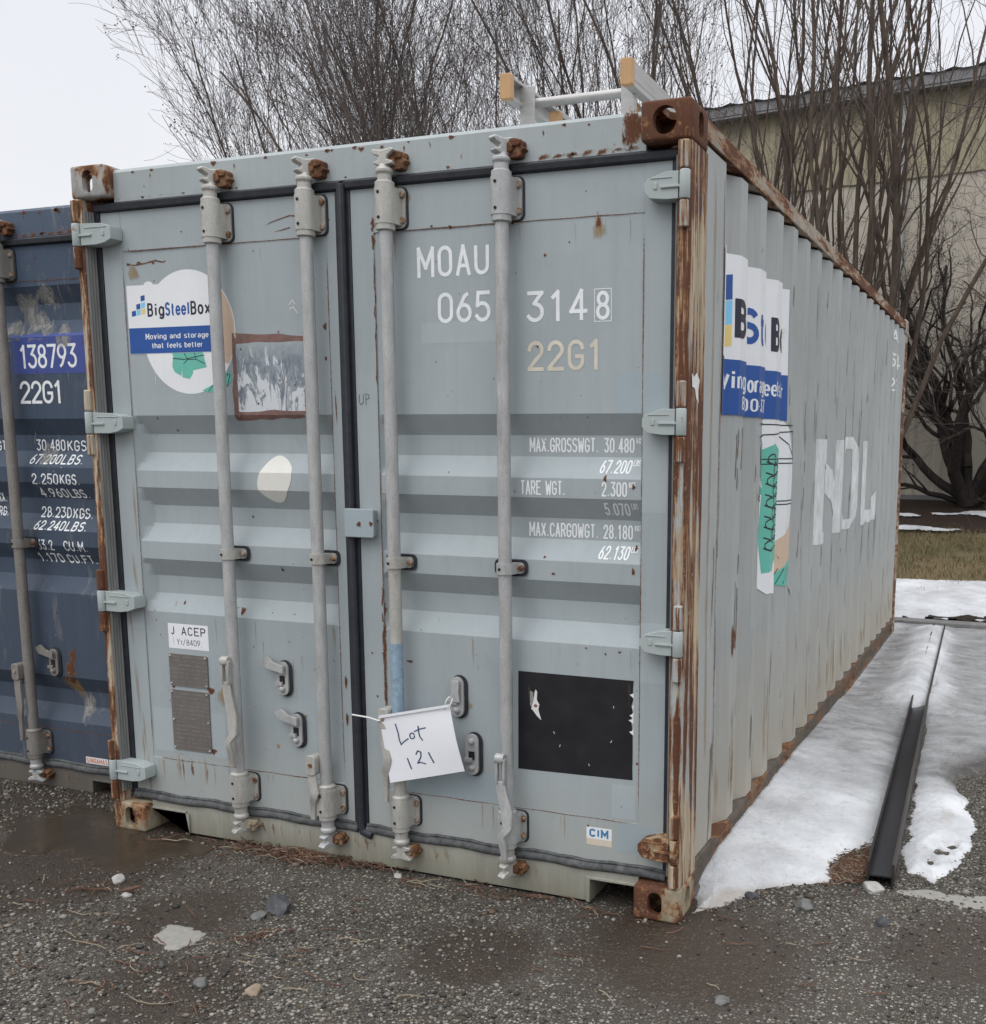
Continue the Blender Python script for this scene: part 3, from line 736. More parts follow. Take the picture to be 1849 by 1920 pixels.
    # side walls: corrugated sheet
    for side in (0, 1):
        mb = MB(); ny, nz = len(SC), len(SZ)
        vs = []
        for z in SZ:
            for y in SC:
                x = side_surf(y, z, 0)[0]; vs.append((x if side else CW - x, y, z))
        fs = []
        for j in range(nz - 1):
            for i in range(ny - 1):
                q = (j * ny + i, j * ny + i + 1, (j + 1) * ny + i + 1, (j + 1) * ny + i); fs.append(q if side else q[::-1])
        mb.add(vs, fs, 0)
        if side and P.get('side_art'): P['side_marks'](mb)
        w = mb.build('side_wall', [P['side'], M['stain'], M['ystain'], M['galv_dark']], root)
        if side and P.get('side_art'): P['side_art'](w)
    # rear wall and roof
    mb = MB(); xs = [.11 + i * (CW - .22) / 36 for i in range(37)]
    vs = [(x, CL - .03 - (.04 if i % 4 in (1, 2) else 0), z) for z in (.13, 2.47) for i, x in enumerate(xs)]
    mb.add(vs, [(i + 1, i, 37 + i, 38 + i) for i in range(36)]); mb.box(.16, CW - .16, CL - .06, CL - .004, 2.47, 2.578); mb.box(.16, CW - .16, CL - .06, CL - .004, .016, .13)
    mb.build('end_wall', P['side'], root)
    mb = MB(); ys = [.16 + i * (CL - .32) / 100 for i in range(101)]
    vs = [(x, y, 2.572 + (.010 if i % 4 in (1, 2) else 0)) for x in (.06, CW - .06) for i, y in enumerate(ys)]
    mb.add(vs, [(i, 101 + i, 102 + i, i + 1) for i in range(100)]); mb.build('roof', P['header'], root)
    mb = MB(); mb.box(.06, CW - .06, .165, CL - .07, .12, .155); mb.build('floor', M['rail_low'], root)
    # doors ---------------------------------------------------------------
    for di, (x0, x1, px) in enumerate(((XL0, XL1, PANL), (XR0, XR1, PANR))):
        mb = MB()
        y0, y1 = DY, DY + .05
        mb.box(x0, px[0], y0, y1, ZB, ZT); mb.box(px[1], x1, y0, y1, ZB, ZT)
        mb.box(px[0], px[1], y0, y1, PZ1, ZT); mb.box(px[0], px[1], y0, y1, ZB, PZ0)
        xs = panel_xs(px); zs = panel_zs(cz)
        vs = []
        for z in zs:
            for x in xs:
                e = panel_e(x, px)
                vs.append((x, DY + .003 + min(prof(z), DEP * e) + panel_wob(x, z, prof(z), e), z))
        n = len(xs)
        mb.add(vs, [(j * n + i, j * n + i + 1, (j + 1) * n + i + 1, (j + 1) * n + i) for j in range(len(zs) - 1) for i in range(n - 1)])
        # dark weld seam round the panel
        P['door_marks'][di](mb, surf)
        door = mb.build('door', [P['paint'], M['stain'], M['ystain'], P['patch_l'], P['patch_d'], M['cstain']], root, bevel=.0025)
        # gaskets
        g = MB(); ox = .026
        g.box(x0 - (.028 if di == 0 else .062), x0 - .001, DY - .004, DY + .03, ZB - .02, ZT + .03)
        g.box(x1 + .001, x1 + (.030 if di else .004), DY - .004, DY + .03, ZB, ZT + .03)
        if di == 1: g.tube([(x0 - .030, DY - .012, ZT + .02), (x0 - .030, DY - .012, .17), (x0 - .02, DY - .012, .135), (x0 + .02, DY - .012, .125)], .017, 8)
        g.prism([(DY - .016, ZT + .004), (DY - .020, ZT + .026), (DY - .006, ZT + .033), (DY + .03, ZT + .033), (DY + .03, ZT + .001), (DY - .002, ZT + .001)], x0 - .012, x1 + .026, 'yz')
        g.build('gasket', M['rubber'], door, smooth=40, bevel=.003)
        g = MB()
        pts = []
        for i in range(25):
            x = x0 - .006 + (x1 - x0 + .02) * i / 24; pts.append((x, DY - .004 + .002 * math.sin(i * 1.7), .140 + .003 * math.sin(i * .9 + di)))
        g.tube(pts, .0155, 10); pts2 = [(x, DY - .004, z + .019 + .002 * math.sin(i * 2.3)) for i, (x, y, z) in enumerate(pts)]
        g.tube(pts2, .006, 6)
        g.build('bottom_gasket', M['rubber_worn'], door, smooth=50)
        for zi, zz in enumerate(HZ):
            rusty_one = di == 1 and zi == 3 and P.get('rust_hinge')
            hinge(door, 'r' if di else 'l', zz, M['hinge_rust'] if rusty_one else P['hinge'], 'rusted brown hinge' if rusty_one else None)
        if di == 1:
            g = MB(); g.prism(rounded_rect(1.162, 1.284, 1.243, 1.345, .008), DY - .040, DY - .028, 'xz'); g.box(1.215, 1.275, DY - .028, DY, 1.25, 1.34)
            gs = lambda x, z, off=.0015: (x, DY - .040 - off, z)
            g.blob(1.225, 1.29, .014, gs, 1); g.blob(1.275, 1.293, .012, gs, 1)
            g.build('lock_plate', [P['patch_d'], M['stain']], door, bevel=.003)
        P['door_extra'][di](door, surf, cz)
    # locking bars ----------------------------------------------------------
    for bi, x in enumerate(BARS):
        mb = MB(); segs = P['bar_segs'][bi]
        r = .0225
        for (za, zb_, mi) in segs: mb.lathe([(r, za), (r, zb_)], (x, .006, 0), 'z', 20, mi)
        bar = mb.build('locking_bar', P['barmats'], root, smooth=40)
        bt = P['bracket'][bi]
        bracket(bar, x, 2.288, 2.418, bt); bracket(bar, x, .190, .300, bt)
        guide(bar, x, 1.160, bt)
        yw = P['yaw'][bi]
        cam(bar, x, 2.425, True, yw[0], bt); cam(bar, x, .178, False, yw[1], P['cam_low'][bi])
        hz = P['handles'][bi]; handle(bar, x, hz[0], hz[1], hz[2], bt)
        for zz, up_ in ((2.500, 1), (.098, 0)):
            kb = MB(); xx = x + .034
            ks = 1.0 if up_ else .72
            kp = rounded_rect(xx - .034 * ks, xx + .036 * ks, zz - .030 * ks, zz + .030 * ks, .026 * ks, 4)
            kp = [(a + .006 * math.sin(9 * b * 30), b) for a, b in kp]
            kb.prism(kp, .016, .052, 'xz'); kb.prism(rounded_rect(xx - .046, xx + .004, zz - .014, zz + .016, .010), .006, .03, 'xz'); kb.prism(rounded_rect(xx - .01, xx + .030, zz + .004, zz + .024, .009), .008, .03, 'xz')
            kb.build('cam_keeper', M['keeper'] if up_ or bi == 3 else P['keeper_low'], root, bevel=.007, smooth=60)
    return root

HZ = (2.343, 1.645, .948, .253)

# ------------------------------------------------------------------ grey container: marks and stickers
def grey_left_marks(mb, surf):
    for (u, v, r, mat, asp) in ((.25, 2.24, .020, 1, .4), (.20, 2.236, .02, 1, .5), (.32, 2.236, .014, 1, .6), (.22, 2.205, .03, 2, 1.2), (.61, 2.335, .03, 1, .6), (.585, 2.33, .03, 2, .8),
                                (.845, 1.105, .012, 1, 1.4), (.56, .60, .05, 2, 1.4), (.485, .365, .03, 1, .8), (.30, .365, .025, 1, .8), (.487, .61, .035, 1, .8), (.30, .61, .015, 1, .6),
                                (.93, .55, .012, 2, 1), (.80, .42, .012, 2, 1), (.65, .935, .022, 1, 1.3), (.36, .95, .010, 1, 1.5), (1.12, .70, .012, 1, 4), (1.12, .56, .012, 1, 4), (1.08, 1.98, .016, 1, 1.5), (1.08, 1.87, .010, 1, 1.5)):
        mb.blob(u, v, r * (.72 if mat == 1 else 1), surf, mat, asp)
    mb.streak([(.590, 2.41), (.591, 2.37), (.590, 2.34)], .006, surf, 1); mb.streak([(1.010, 2.41), (1.011, 2.38), (1.010, 2.355), (.95, 2.362), (.87, 2.345), (.83, 2.333)], .005, surf, 1)
    mb.streak([(.86, 2.31), (.91, 2.315), (.95, 2.322), (.945, 2.33)], .004, surf, 1); mb.streak([(.19, 2.238), (.23, 2.232), (.28, 2.236), (.33, 2.244), (.37, 2.236), (.40, 2.247)], .005, surf, 1)
    mb.streak([(.52, 1.005), (.57, .965), (.62, .945), (.65, .948)], .006, surf, 1, al=.8)
    for i in range(11):
        x = rng.uniform(.27, .52); mb.streak([(x, .36), (x + .004, .27), (x, rng.uniform(.17, .23))], rng.uniform(.006, .014), surf, rng.choice([1, 2, 2]), al=rng.uniform(.4, .9))
    for i in range(7):
        x = rng.uniform(.10, .165); z = rng.uniform(.3, 1.5); mb.streak([(x, z), (x, z - .1), (x + .003, z - rng.uniform(.2, .4))], .012, surf, 2, al=.8)
    mb.streak([(1.115, 1.80), (1.117, 1.70), (1.118, 1.60)], .006, surf, 1); mb.streak([(1.105, 2.0), (1.14, 1.995)], .006, surf, 1)
    for i in range(34): mb.blob(rng.uniform(.2, 1.12), rng.uniform(.2, 1.1), rng.uniform(.0015, .0042), surf, 1)
    for i in range(18): mb.blob(rng.uniform(.2, 1.12), rng.uniform(1.2, 2.4), rng.uniform(.003, .007), surf, 1)
    seams(mb, surf, PANL)
    for (a, b, c, d, mt) in ((.083, .170, 2.20, 1.75, 2), ):
        pass
    decal(mb, [rect(.186, .55, .34, .52)], surf, .0007, 3); decal(mb, [rect(.10, .172, .84, .93)], surf, .0007, 3)

def seams(mb, surf, P):
    x0, x1 = P
    for i in range(26):
        x = rng.uniform(x0, x1); z = rng.choice([rng.uniform(.3, 1.0), PZ1 - .005, .315, .912]); mb.streak([(x, z), (x + .001, z - .02), (x, z - rng.uniform(.04, .16))], rng.uniform(.003, .008), surf, 2, al=rng.uniform(.4, .9))
    for a, b in (((x0, PZ1), (x1, PZ1)), ((x0, PZ0), (x1, PZ0)), ((x0, PZ0), (x0, PZ1)), ((x1, PZ0), (x1, PZ1))):
        n = 16; pts = [(a[0] + (b[0] - a[0]) * i / n, a[1] + (b[1] - a[1]) * i / n + .0008 * math.sin(i * 2)) for i in range(n + 1)]
        fl = lambda x, z, off=.0015: (x, DY - .0012, z)
        mb.streak(pts, .0035, fl, 1, al=.9)

def grey_right_marks(mb, surf):
    for (u, v, r, mat, asp) in ((1.43, 2.385, .016, 2, 1.6), (1.43, 2.37, .008, 1, 1), (1.52, 2.29, .010, 1, 1), (1.59, 2.283, .012, 1, 1.2), (1.82, 2.28, .008, 1, 1), (2.12, 2.262, .018, 1, 1.9), (2.12, 2.25, .026, 2, 1.8),
                                (1.935, 2.175, .010, 1, 1), (2.02, 2.21, .006, 1, 1), (1.905, 1.89, .008, 1, 1), (2.145, 1.465, .012, 1, 2), (2.245, 1.44, .012, 1, 1.5), (2.245, 1.24, .010, 1, 2), (2.245, 1.165, .012, 1, 2), (1.925, 1.20, .010, 1, .8), (1.96, 1.145, .014, 1, .6),
                                (1.62, .72, .014, 1, 1.2), (1.63, .66, .020, 2, 1), (1.395, .80, .025, 1, .4), (2.08, .90, .007, 1, 1), (2.15, .885, .008, 1, 1), (2.20, .895, .014, 1, .5), (1.56, .42, .05, 1, .5), (2.09, .28, .008, 1, 1), (2.265, .52, .008, 1, 1.2),
                                (1.255, .66, .010, 1, .8), (1.238, .82, .010, 1, .8), (1.275, 1.30, .010, 1, 1)):
        mb.blob(u, v, r * (.70 if mat == 1 else 1), surf, mat, asp)
    # rust along the left seam of the panel
    for z0, z1, w in ((2.34, 2.22, .012), (2.2, 1.75, .004), (1.08, .75, .012), (.95, .62, .010), (.8, .3, .006)):
        pts = [(1.290 + .003 * math.sin(9 * i), z0 + (z1 - z0) * i / 10) for i in range(11)]; mb.streak(pts, w, surf, 1)
    for i in range(40): mb.blob(rng.uniform(1.32, 2.26), rng.uniform(.17, 2.4), rng.uniform(.0012, .0038), surf, 1)
    for i in range(24): mb.streak([(x := rng.uniform(1.5, 1.7), z := rng.uniform(.38, .62)), (x + rng.uniform(-.02, .02), z + rng.uniform(-.02, .02))], .003, surf, 1)
    seams(mb, surf, PANR)
    for r in (rect(2.272, 2.358, 1.36, 1.63), rect(2.272, 2.358, .80, 1.0), rect(2.175, 2.262, .32, .44), rect(1.47, 1.78, 1.91, 1.98 - .0)): decal(mb, [r], surf, .0007, 3)
    for r in (rect(2.18, 2.352, 1.66, 1.80), rect(2.20, 2.355, .20, .305), rect(1.30, 1.345, 1.66, 1.80), rect(1.33, 1.76, .315, .42)): decal(mb, [r], surf, .0007, 4)
    # bolt smear with dark blue-green dirt left of the lot sign
    mb.blob(1.33, .50, .06, surf, 4, 2.2)

def grey_left_extra(door, surf, cz):
    mb = MB()                                   # round picture sticker
    decal(mb, [ellipse(.470, 1.979, .218, .226, 56)], surf, .0012, 0, cv=cz)
    bg_ = [(.612, 2.13)] + [(.470 + .214 * math.cos(a), 1.979 + .222 * math.sin(a)) for a in np.linspace(R(44), R(-32), 16)] + [(.60, 1.87), (.585, 2.0)]
    decal(mb, [bg_], surf, .0018, 1)
    for q in ([(.385, 1.91), (.53, 1.91), (.548, 1.85), (.47, 1.838), (.40, 1.87)], [(.39, 1.89), (.44, 1.89), (.425, 1.82), (.395, 1.835), (.385, 1.855)], [(.432, 1.87), (.48, 1.87), (.482, 1.83), (.465, 1.808), (.43, 1.815)]):
        decal(mb, [q], surf, .0020 + .0002 * q[0][0], 2)
    for st in ([(.39, 1.885), (.44, 1.88), (.54, 1.895)], [(.44, 1.91), (.46, 1.88), (.44, 1.865)], [(.49, 1.91), (.50, 1.88), (.54, 1.862)], [(.46, 1.88), (.50, 1.88)]):
        decal(mb, ribbon(st, .003), surf, .0026, 3)
    lf = [(.52, 1.765), (.57, 1.785), (.62, 1.812), (.652, 1.838), (.664, 1.80), (.62, 1.772), (.56, 1.758)]
    decal(mb, [lf], surf, .0022, 2)
    for k in range(5): decal(mb, ribbon([(.55 + .022 * k, 1.762 + .004 * k), (.575 + .02 * k, 1.785 + .010 * k)], .003), surf, .0028, 3)
    for x in (.30, .345, .40, .455, .51): decal(mb, ribbon([(x, 1.79), (x, 1.90)], .0016), surf, .0016, 4)
    mb.build('picture_sticker', [M['white'], M['peach'], M['teal'], M['ink'], M['torn']], door, label='round white sticker with a peach edge and teal shapes')
    mb = MB()                                   # company sticker
    decal(mb, [rect(.185, .608, 1.905, 2.158)], surf, .0032, 0); decal(mb, [rect(.186, .608, 1.906, 2.001)], surf, .0038, 1)
    decal(mb, [ellipse(.29, 2.158, .022, .012, 20)], surf, .0030, 0)
    s = .0198
    for cx, cz_, mt in ((.214, 2.055, 1), (.237, 2.058, 2), (.260, 2.061, 3), (.237, 2.080, 1), (.260, 2.084, 2), (.260, 2.110, 1)):
        decal(mb, [[(cx - s / 2, cz_ - s / 2 - .002), (cx + s / 2, cz_ - s / 2 + .002), (cx + s / 2, cz_ + s / 2 + .002), (cx - s / 2, cz_ + s / 2 - .002)]], surf, .0038, mt)
    x = .279
    for wd, mt, L in (('Big', 4, .083), ('Steel', 1, .117), ('Box', 4, .095)):
        letters(mb, wd, x, 2.041, .050, .0165, .0080, surf, .0038, mt, gap=.0030, fitw=L); x += L + .003
    letters(mb, 'Moving and storage', .415, 1.957, .0225, .0105, .0042, surf, .0045, 0, gap=.0018, contrast=.45, align='c', fitw=.300)
    letters(mb, 'that feels better', .415, 1.923, .0225, .0105, .0042, surf, .0045, 0, gap=.0018, contrast=.45, align='c', fitw=.245)
    mb.build('company_sticker', [M['white'], M['blue'], M['lightblue'], M['yellow'], M['navy']], door, label='white and blue company sticker')
    mb = MB()                                   # red primer frame round a peeled label
    jag = lambda P: [(x + rng.uniform(-.004, .004), z + rng.uniform(-.004, .004)) for a, b in zip(P, P[1:] + P[:1]) for k in range(6) for x, z in [(a[0] + (b[0] - a[0]) * k / 6, a[1] + (b[1] - a[1]) * k / 6)]]
    fr = [[(.662, 1.655), (.684, 1.655), (.686, 1.945), (.672, 1.972)], [(.684, 1.655), (.975, 1.664), (.992, 1.690), (.684, 1.688)], [(.684, 1.932), (.985, 1.935), (1.0, 1.948), (.985, 1.953), (.684, 1.970)], [(.986, 1.69), (.992, 1.69), (.993, 1.90), (.988, 1.90)]]
    for q in fr: decal(mb, [jag(q)], surf, .0022, 0, cv=cz)
    decal(mb, [rect(.678, .99, 1.684, 1.934)], surf, .0018, 1, cv=cz)
    mb.build('peeled_label', [M['redprimer'], M['peel']], door, label='peeled label with a red primer border')
    mb = MB()
    wob = [(.831 + (.072 + .006 * math.sin(2 * a + 1)) * math.cos(a) + .012 * math.sin(a), 1.440 + .086 * math.sin(a) + .005 * math.cos(3 * a)) for a in np.linspace(0, 2 * math.pi, 40, endpoint=False)]
    decal(mb, [wob], surf, .003, 0, cv=cz); mb.build('paint_daub', M['oval'], door, label='white oval daub of paint')
    mb = MB(); decal(mb, [rect(.288, .487, .768, .868)], surf, .0015, 0)
    letters(mb, 'J', .302, .823, .034, .017, .0045, surf, .002, 1); letters(mb, 'ACEP', .355, .823, .034, .020, .0045, surf, .002, 1, gap=.007)
    letters(mb, 'Y', .330, .783, .024, .012, .0022, surf, .002, 1); letters(mb, 'T', .347, .783, .017, .009, .0022, surf, .002, 1); letters(mb, '/8409', .359, .783, .024, .012, .0024, surf, .002, 1, gap=.0035)
    mb.build('label', [M['paper'], M['ink']], door, label='white label with black text')
    for (x0, x1, z0, z1, n) in ((.288, .478, .618, .746, 4), (.288, .477, .356, .600, 6)):
        mb = MB(); mb.prism(rounded_rect(x0, x1, z0, z1, .006, 2), DY - .003, DY + .003, 'xz', 0)
        for a, b in ((rect(x0, x1, z1 - .004, z1), 0), (rect(x0, x0 + .003, z0, z1), 0), (rect(x1 - .003, x1, z0, z1), 0)): decal(mb, [a], surf, .0045, 1)
        for sx in (x0 + .008, x1 - .008):
            for k in range(n // 2): mb.lathe([(.001, DY - .008), (.004, DY - .0065), (.005, DY - .003)], (sx, 0, z0 + .008 + (z1 - z0 - .016) * k / max(1, n // 2 - 1)), 'y', 8, 1)
        mb.build('data_plate', [M['plate'], M['galv']], door, bevel=None)
    retainer(door, .842, .692, .130, 'out', M['galv']); retainer(door, .896, .496, .128, 'out', M['galv'])
    mb = MB(); fl = lambda x, z, off: (x, DY - off, z)
    for st in ([(.93, 2.06), (.945, 2.075), (.955, 2.062)], [(.93, 2.045), (.948, 2.052), (.965, 2.03)]): decal(mb, ribbon(st, .003), surf, .002, 0)
    mb.build('scratch', M['torn'], door)

def grey_right_extra(door, surf, cz):
    def line(*items):
        q = MB()
        for a, k in items: letters(q, *a, surf=surf, cv=cz, **k)
        return q.build('lettering', [M['letter'], M['letter_cream']], door)
    mb = MB(); acc = []; L = lambda *a, **k: acc.append((a, k))
    def flush():
        o = line(*acc); acc.clear(); return o
    L('MOAU', 1.459, 2.126, .100, .043, .0125, gap=.0135); flush(); L('065', 1.535, 1.975, .100, .046, .0125, gap=.0125)
    L('314', 1.868, 1.967, .098, .050, .0125, gap=.0195); L('8', 2.112, 1.966, .090, .036, .0115)
    flush()
    for a in (rect(2.106, 2.1085, 1.961, 2.063), rect(2.1635, 2.166, 1.961, 2.063), rect(2.1085, 2.1635, 2.0605, 2.063), rect(2.1085, 2.1635, 1.961, 1.9635)): decal(mb, [a], surf, .0018, 0)
    L('22G1', 1.869, 1.811, .097, .046, .0125, gap=.0135, mat=1); flush()
    mb.build('check_box', M['letter'], door)
    def wl(a, xa, xb, z, h, n1, x2a, x2b, unit, sl=0.0):
        if a: L(a, xa, z, h, .0175, .0060, gap=.0035, fitw=xb - xa)
        L(n1, x2a, z, h, .0175, .0064, gap=.0048, fitw=x2b - x2a, slant=sl)
        L(unit, x2b + .007, z + h - .020, .020, .0060, .0029, gap=.0014, slant=sl * .7, fitw=.023); flush()
    wl('MAX.GROSSWGT.', 1.855, 2.106, 1.548, .049, '30.480', 2.126, 2.231, 'KGS')
    wl(None, 0, 0, 1.481, .045, '67.200', 2.119, 2.226, 'LBS', .18)
    wl('TARE WGT.', 1.840, 2.004, 1.407, .049, '2.300', 2.134, 2.222, 'KGS')
    wl(None, 0, 0, 1.344, .043, '5.070', 2.138, 2.226, 'LBS', -.05)
    wl('MAX.CARGOWGT.', 1.852, 2.106, 1.265, .049, '28.180', 2.124, 2.228, 'KGS')
    wl(None, 0, 0, 1.200, .045, '62.130', 2.116, 2.222, 'LBS', .18)
    mb = MB()
    rp = [(2.250, .46)] + [(2.250 - (.010 if i in (9, 10, 12) else .001) * rng.random(), .46 + .34 * i / 16) for i in range(1, 16)] + [(2.251, .802), (1.828, .802), (1.824, .452)]
    decal(mb, [rp], surf, .0015, 0)
    tear = [(1.893, .742), (1.899, .735), (1.898, .705), (1.907, .69), (1.903, .672), (1.914, .635), (1.898, .648), (1.882, .668), (1.876, .672), (1.884, .70), (1.889, .73)]
    decal(mb, [tear], surf, .002, 1)
    for i in range(9): decal(mb, ribbon([(1.884, .68 + .006 * i), (1.872, .686 + .006 * i)], .002), surf, .0021, 1)
    decal(mb, [ellipse(1.893, .684, .007, .006, 10)], surf, .0024, 2)
    for x, z in ((2.18, .71), (2.175, .59), (1.96, .60), (2.09, .50), (1.985, .555)):
        decal(mb, ribbon([(x, z), (x + rng.uniform(-.014, .014), z - .008)], .0018), surf, .002, 1)
    for z in (.615, .655, .672, .70, .742): decal(mb, [[(2.252, z), (2.240 + rng.uniform(-.006, .006), z + .012), (2.246, z + .016), (2.252, z + rng.uniform(.014, .026))]], surf, .0021, 1)
    mb.build('black_sticker', [M['vinyl'], M['torn'], M['redprimer']], door, label='scuffed black rectangular sticker')
    mb = MB(); decal(mb, [rect(2.084, 2.178, .213, .278)], surf, .0015, 0)
    decal(mb, [rect(2.0845, 2.1775, .236, .2775)], surf, .0017, 2)
    letters(mb, 'CIM', 2.095, .242, .030, .017, .0068, surf, .0024, 1, gap=.003)
    mb.build('label', [M['cim_bg'], M['cim_blue'], M['white']], door, label='cream label with blue letters')
    mb = MB()
    for st in ([(1.216, 1.742), (1.214, 1.718), (1.222, 1.708), (1.232, 1.716), (1.232, 1.744)], [(1.242, 1.742), (1.243, 1.706)], [(1.240, 1.745), (1.254, 1.742), (1.257, 1.730), (1.244, 1.726)]): decal(mb, ribbon(st, .0022), surf, .0018, 0)
    mb.build('handwriting', M['ink_blue'], door)
    retainer(door, 1.592, .690, .145, 'down', M['galv']); retainer(door, 1.648, .486, .150, '', M['galv'])

def side_marks(mb):
    for i in range(330):
        y = rng.choice([Y0 + k * PITCH + rng.uniform(-.09, .0) for k in range(18)]); z = rng.uniform(.3, 2.35); L = rng.uniform(.02, .26)
        q = [(y + .004 * math.sin(j), z - L * j / 5) for j in range(6)]; mb.streak(q, rng.uniform(.0015, .0055), side_surf, rng.choice([1, 1, 3, 3, 2]), .002, rng.uniform(.7, 1.15))
    for k in range(19):
        y = Y0 + k * PITCH - .006; n = 14; z0 = rng.uniform(.9, 2.3); L = rng.uniform(.4, 1.2)
        mb.streak([(y + .002 * math.sin(j * 2.0), z0 - L * j / n) for j in range(n + 1)], .004, side_surf, 1, .002, rng.uniform(.3, .9))
    for (y, z, r) in ((1.97, 1.70, .09), (.66, .85, .04), (2.6, .62, .04)): mb.blob(y, z, r, side_surf, 3 if r > .07 else 1, 1.9, off=.002)
    mb.streak([(.405, 2.48 - .0226 * 2 * i) for i in range(48)], .012, side_surf, 1, .002, .8); mb.streak([(.30, 2.48 - .12 * i) for i in range(18)], .02, side_surf, 2, .002, .8)
    for i in range(70):
        y = rng.uniform(.25, 5.8); mb.streak([(y, .17), (y + .005, .30), (y, rng.uniform(.35, .75))], rng.uniform(.01, .03), side_surf, 2, .002, rng.uniform(.4, 1))
    for (y, z) in ((1.55, 1.05), (1.72, .95), (3.2, 1.02), (1.45, 1.12)):
        mb.streak([(y, z), (y + .05, z - .05), (y + .06, z - .10)], .008, side_surf, 1, .002)

def side_art(wall):
    cu, cv = SC, SZ
    D = lambda mb, p, off, mt: decal(mb, p, side_surf, off, mt, cu, cv)
    D0 = D; sq = lambda p: [[(.98 + (a - 1.0) * .76, b) for a, b in q] for q in p]
    D = lambda mb, p, off, mt: D0(mb, sq(p), off, mt)
    mb = MB()                                   # round picture under the big sticker
    el = [(1.45 + .40 * math.cos(a), 1.345 + .40 * math.sin(a)) for a in np.linspace(0, 2 * math.pi, 48, endpoint=False)]
    el = [(y, z) for y, z in el if y > 1.0]
    D(mb, [[(y, z) for y, z in el if y >= 1.30 or z < 1.7]], .0025, 0)
    D(mb, [[(1.22, .99), (1.30, .955), (1.52, .955), (1.54, 1.15), (1.25, 1.15)]], .0028, 0)
    D(mb, [[(1.56, 1.13), (1.80, 1.22), (1.845, 1.30), (1.845, 1.10), (1.80, .99), (1.56, .985)]], .0031, 1)
    D(mb, [[(1.54, .975), (1.70, .955), (1.83, .95), (1.83, 1.07), (1.70, 1.04)]], .0034, 2)
    for k in range(4): D(mb, ribbon([(1.58 + .06 * k, .965), (1.66 + .05 * k, 1.035)], .005), .0039, 3)
    D(mb, [[(1.03, 1.575), (1.20, 1.565), (1.24, 1.555), (1.24, 1.515), (1.04, 1.50)]], .0031, 2); D(mb, [[(1.04, 1.46), (1.18, 1.455), (1.25, 1.40), (1.25, 1.37), (1.14, 1.44)]], .0031, 2)
    band = [(1.20, 1.55), (1.34, 1.585), (1.44, 1.56), (1.50, 1.50), (1.53, 1.30), (1.53, 1.10), (1.46, 1.05), (1.42, 1.10), (1.38, 1.05), (1.26, 1.045), (1.23, 1.20), (1.25, 1.40)]
    D(mb, [band], .0034, 2)
    for k in range(9):
        z = 1.14 + .045 * k; D(mb, ribbon(E(1.33 + .06 * (k % 2), z + .02, .05, .022, 20, 330, 9), .006), .0041, 3); D(mb, ribbon([(1.27, z + .01), (1.35, z - .006), (1.42, z + .014), (1.52, z)], .006), .0040, 3)
    D(mb, ribbon([(1.36, 1.54), (1.34, 1.40), (1.40, 1.30), (1.36, 1.18)], .007), .0042, 3)
    for st in ([(1.00, 1.66), (1.80, 1.665)], [(1.00, 1.61), (1.80, 1.64)], [(1.02, 1.60), (1.16, 1.52)], [(1.18, 1.52), (1.84, 1.52)], [(1.18, 1.50), (1.84, 1.50)], [(1.17, 1.60), (1.17, 1.34)], [(1.60, 1.63), (1.82, 1.53)],
               [(1.01, 1.385), (1.18, 1.33)], [(1.01, 1.37), (1.18, 1.315)], [(1.55, 1.335), (1.84, 1.335)], [(1.55, 1.32), (1.84, 1.32)], [(1.05, 1.58), (1.05, 1.38)], [(1.11, 1.56), (1.11, 1.36)], [(1.62, 1.63), (1.62, 1.52)]):
        D(mb, ribbon(st, .005), .0037, 3)
    D = D0
    mb.build('picture_sticker', [M['white'], M['peach'], M['teal'], M['ink']], wall, label='torn round sticker with teal, peach and line drawing')
    mb = MB()
    D(mb, [rect(.412, 1.50, 1.684, 2.238)], .0046, 0); D(mb, [rect(.412, 1.50, 1.684, 1.878)], .0052, 1)
    for y0, y1, z0, z1, mt in ((.520, .590, 2.085, 2.170, 1), (.520, .590, 2.00, 2.082, 2), (.520, .590, 1.925, 1.998, 3), (.440, .518, 2.0, 2.082, 1)): D(mb, [[(y0, z0 - .012), (y1, z0), (y1, z1), (y0, z1 - .012)]], .0052, mt)
    x = .590
    for wd, mt, L_ in (('B', 4, .085), ('ig', 4, .0), ('Steel', 1, 0), ('Box', 4, 0)): pass
    def T(s, y, z, h, w, th, mt, **k): letters(mb, s, y, z, h, w, th, side_surf, .0054, mt, cu, cv, **k)
    T('B', .602, 1.955, .135, .075, .028, 4); T('ig', .722, 1.955, .135, .04, .020, 4, gap=.004, fitw=.095); T('St', .828, 1.955, .135, .07, .026, 1, gap=.006, fitw=.165); T('eel', 1.004, 1.955, .135, .05, .022, 1, gap=.008, fitw=.160); T('Box', 1.190, 1.955, .135, .05, .026, 4, gap=.010, fitw=.26)
    D(mb, ribbon(E(1.470, 2.055, .018, .018, 0, 360, 14)[:-1], .003, True), .0054, 5); T('R', 1.464, 2.046, .018, .008, .003, 5)
    for wd, ya, yb in (('Moving', .425, .718), ('and', .735, .800), ('storage', .806, 1.030), ('that', 1.042, 1.108), ('feels', 1.118, 1.296), ('better', 1.310, 1.478)):
        T(wd, ya, 1.772, .072, .032, .0135, 0, gap=.005, contrast=.42, fitw=yb - ya)
    for ch, ya, w in (('8', .676, .036), ('0', .730, .034), ('0', .838, .036), ('0', .886, .036), ('-', .930, .022), ('3', .956, .024), ('7', .988, .026), ('7', 1.03, .03)):
        T(ch, ya, 1.701, .056, .036, .0125, 0, contrast=.42, fitw=w)
    mb.build('company_sticker', [M['white'], M['blue'], M['lightblue'], M['yellow'], M['navy'], M['torn']], wall, label='large white and blue company sticker')
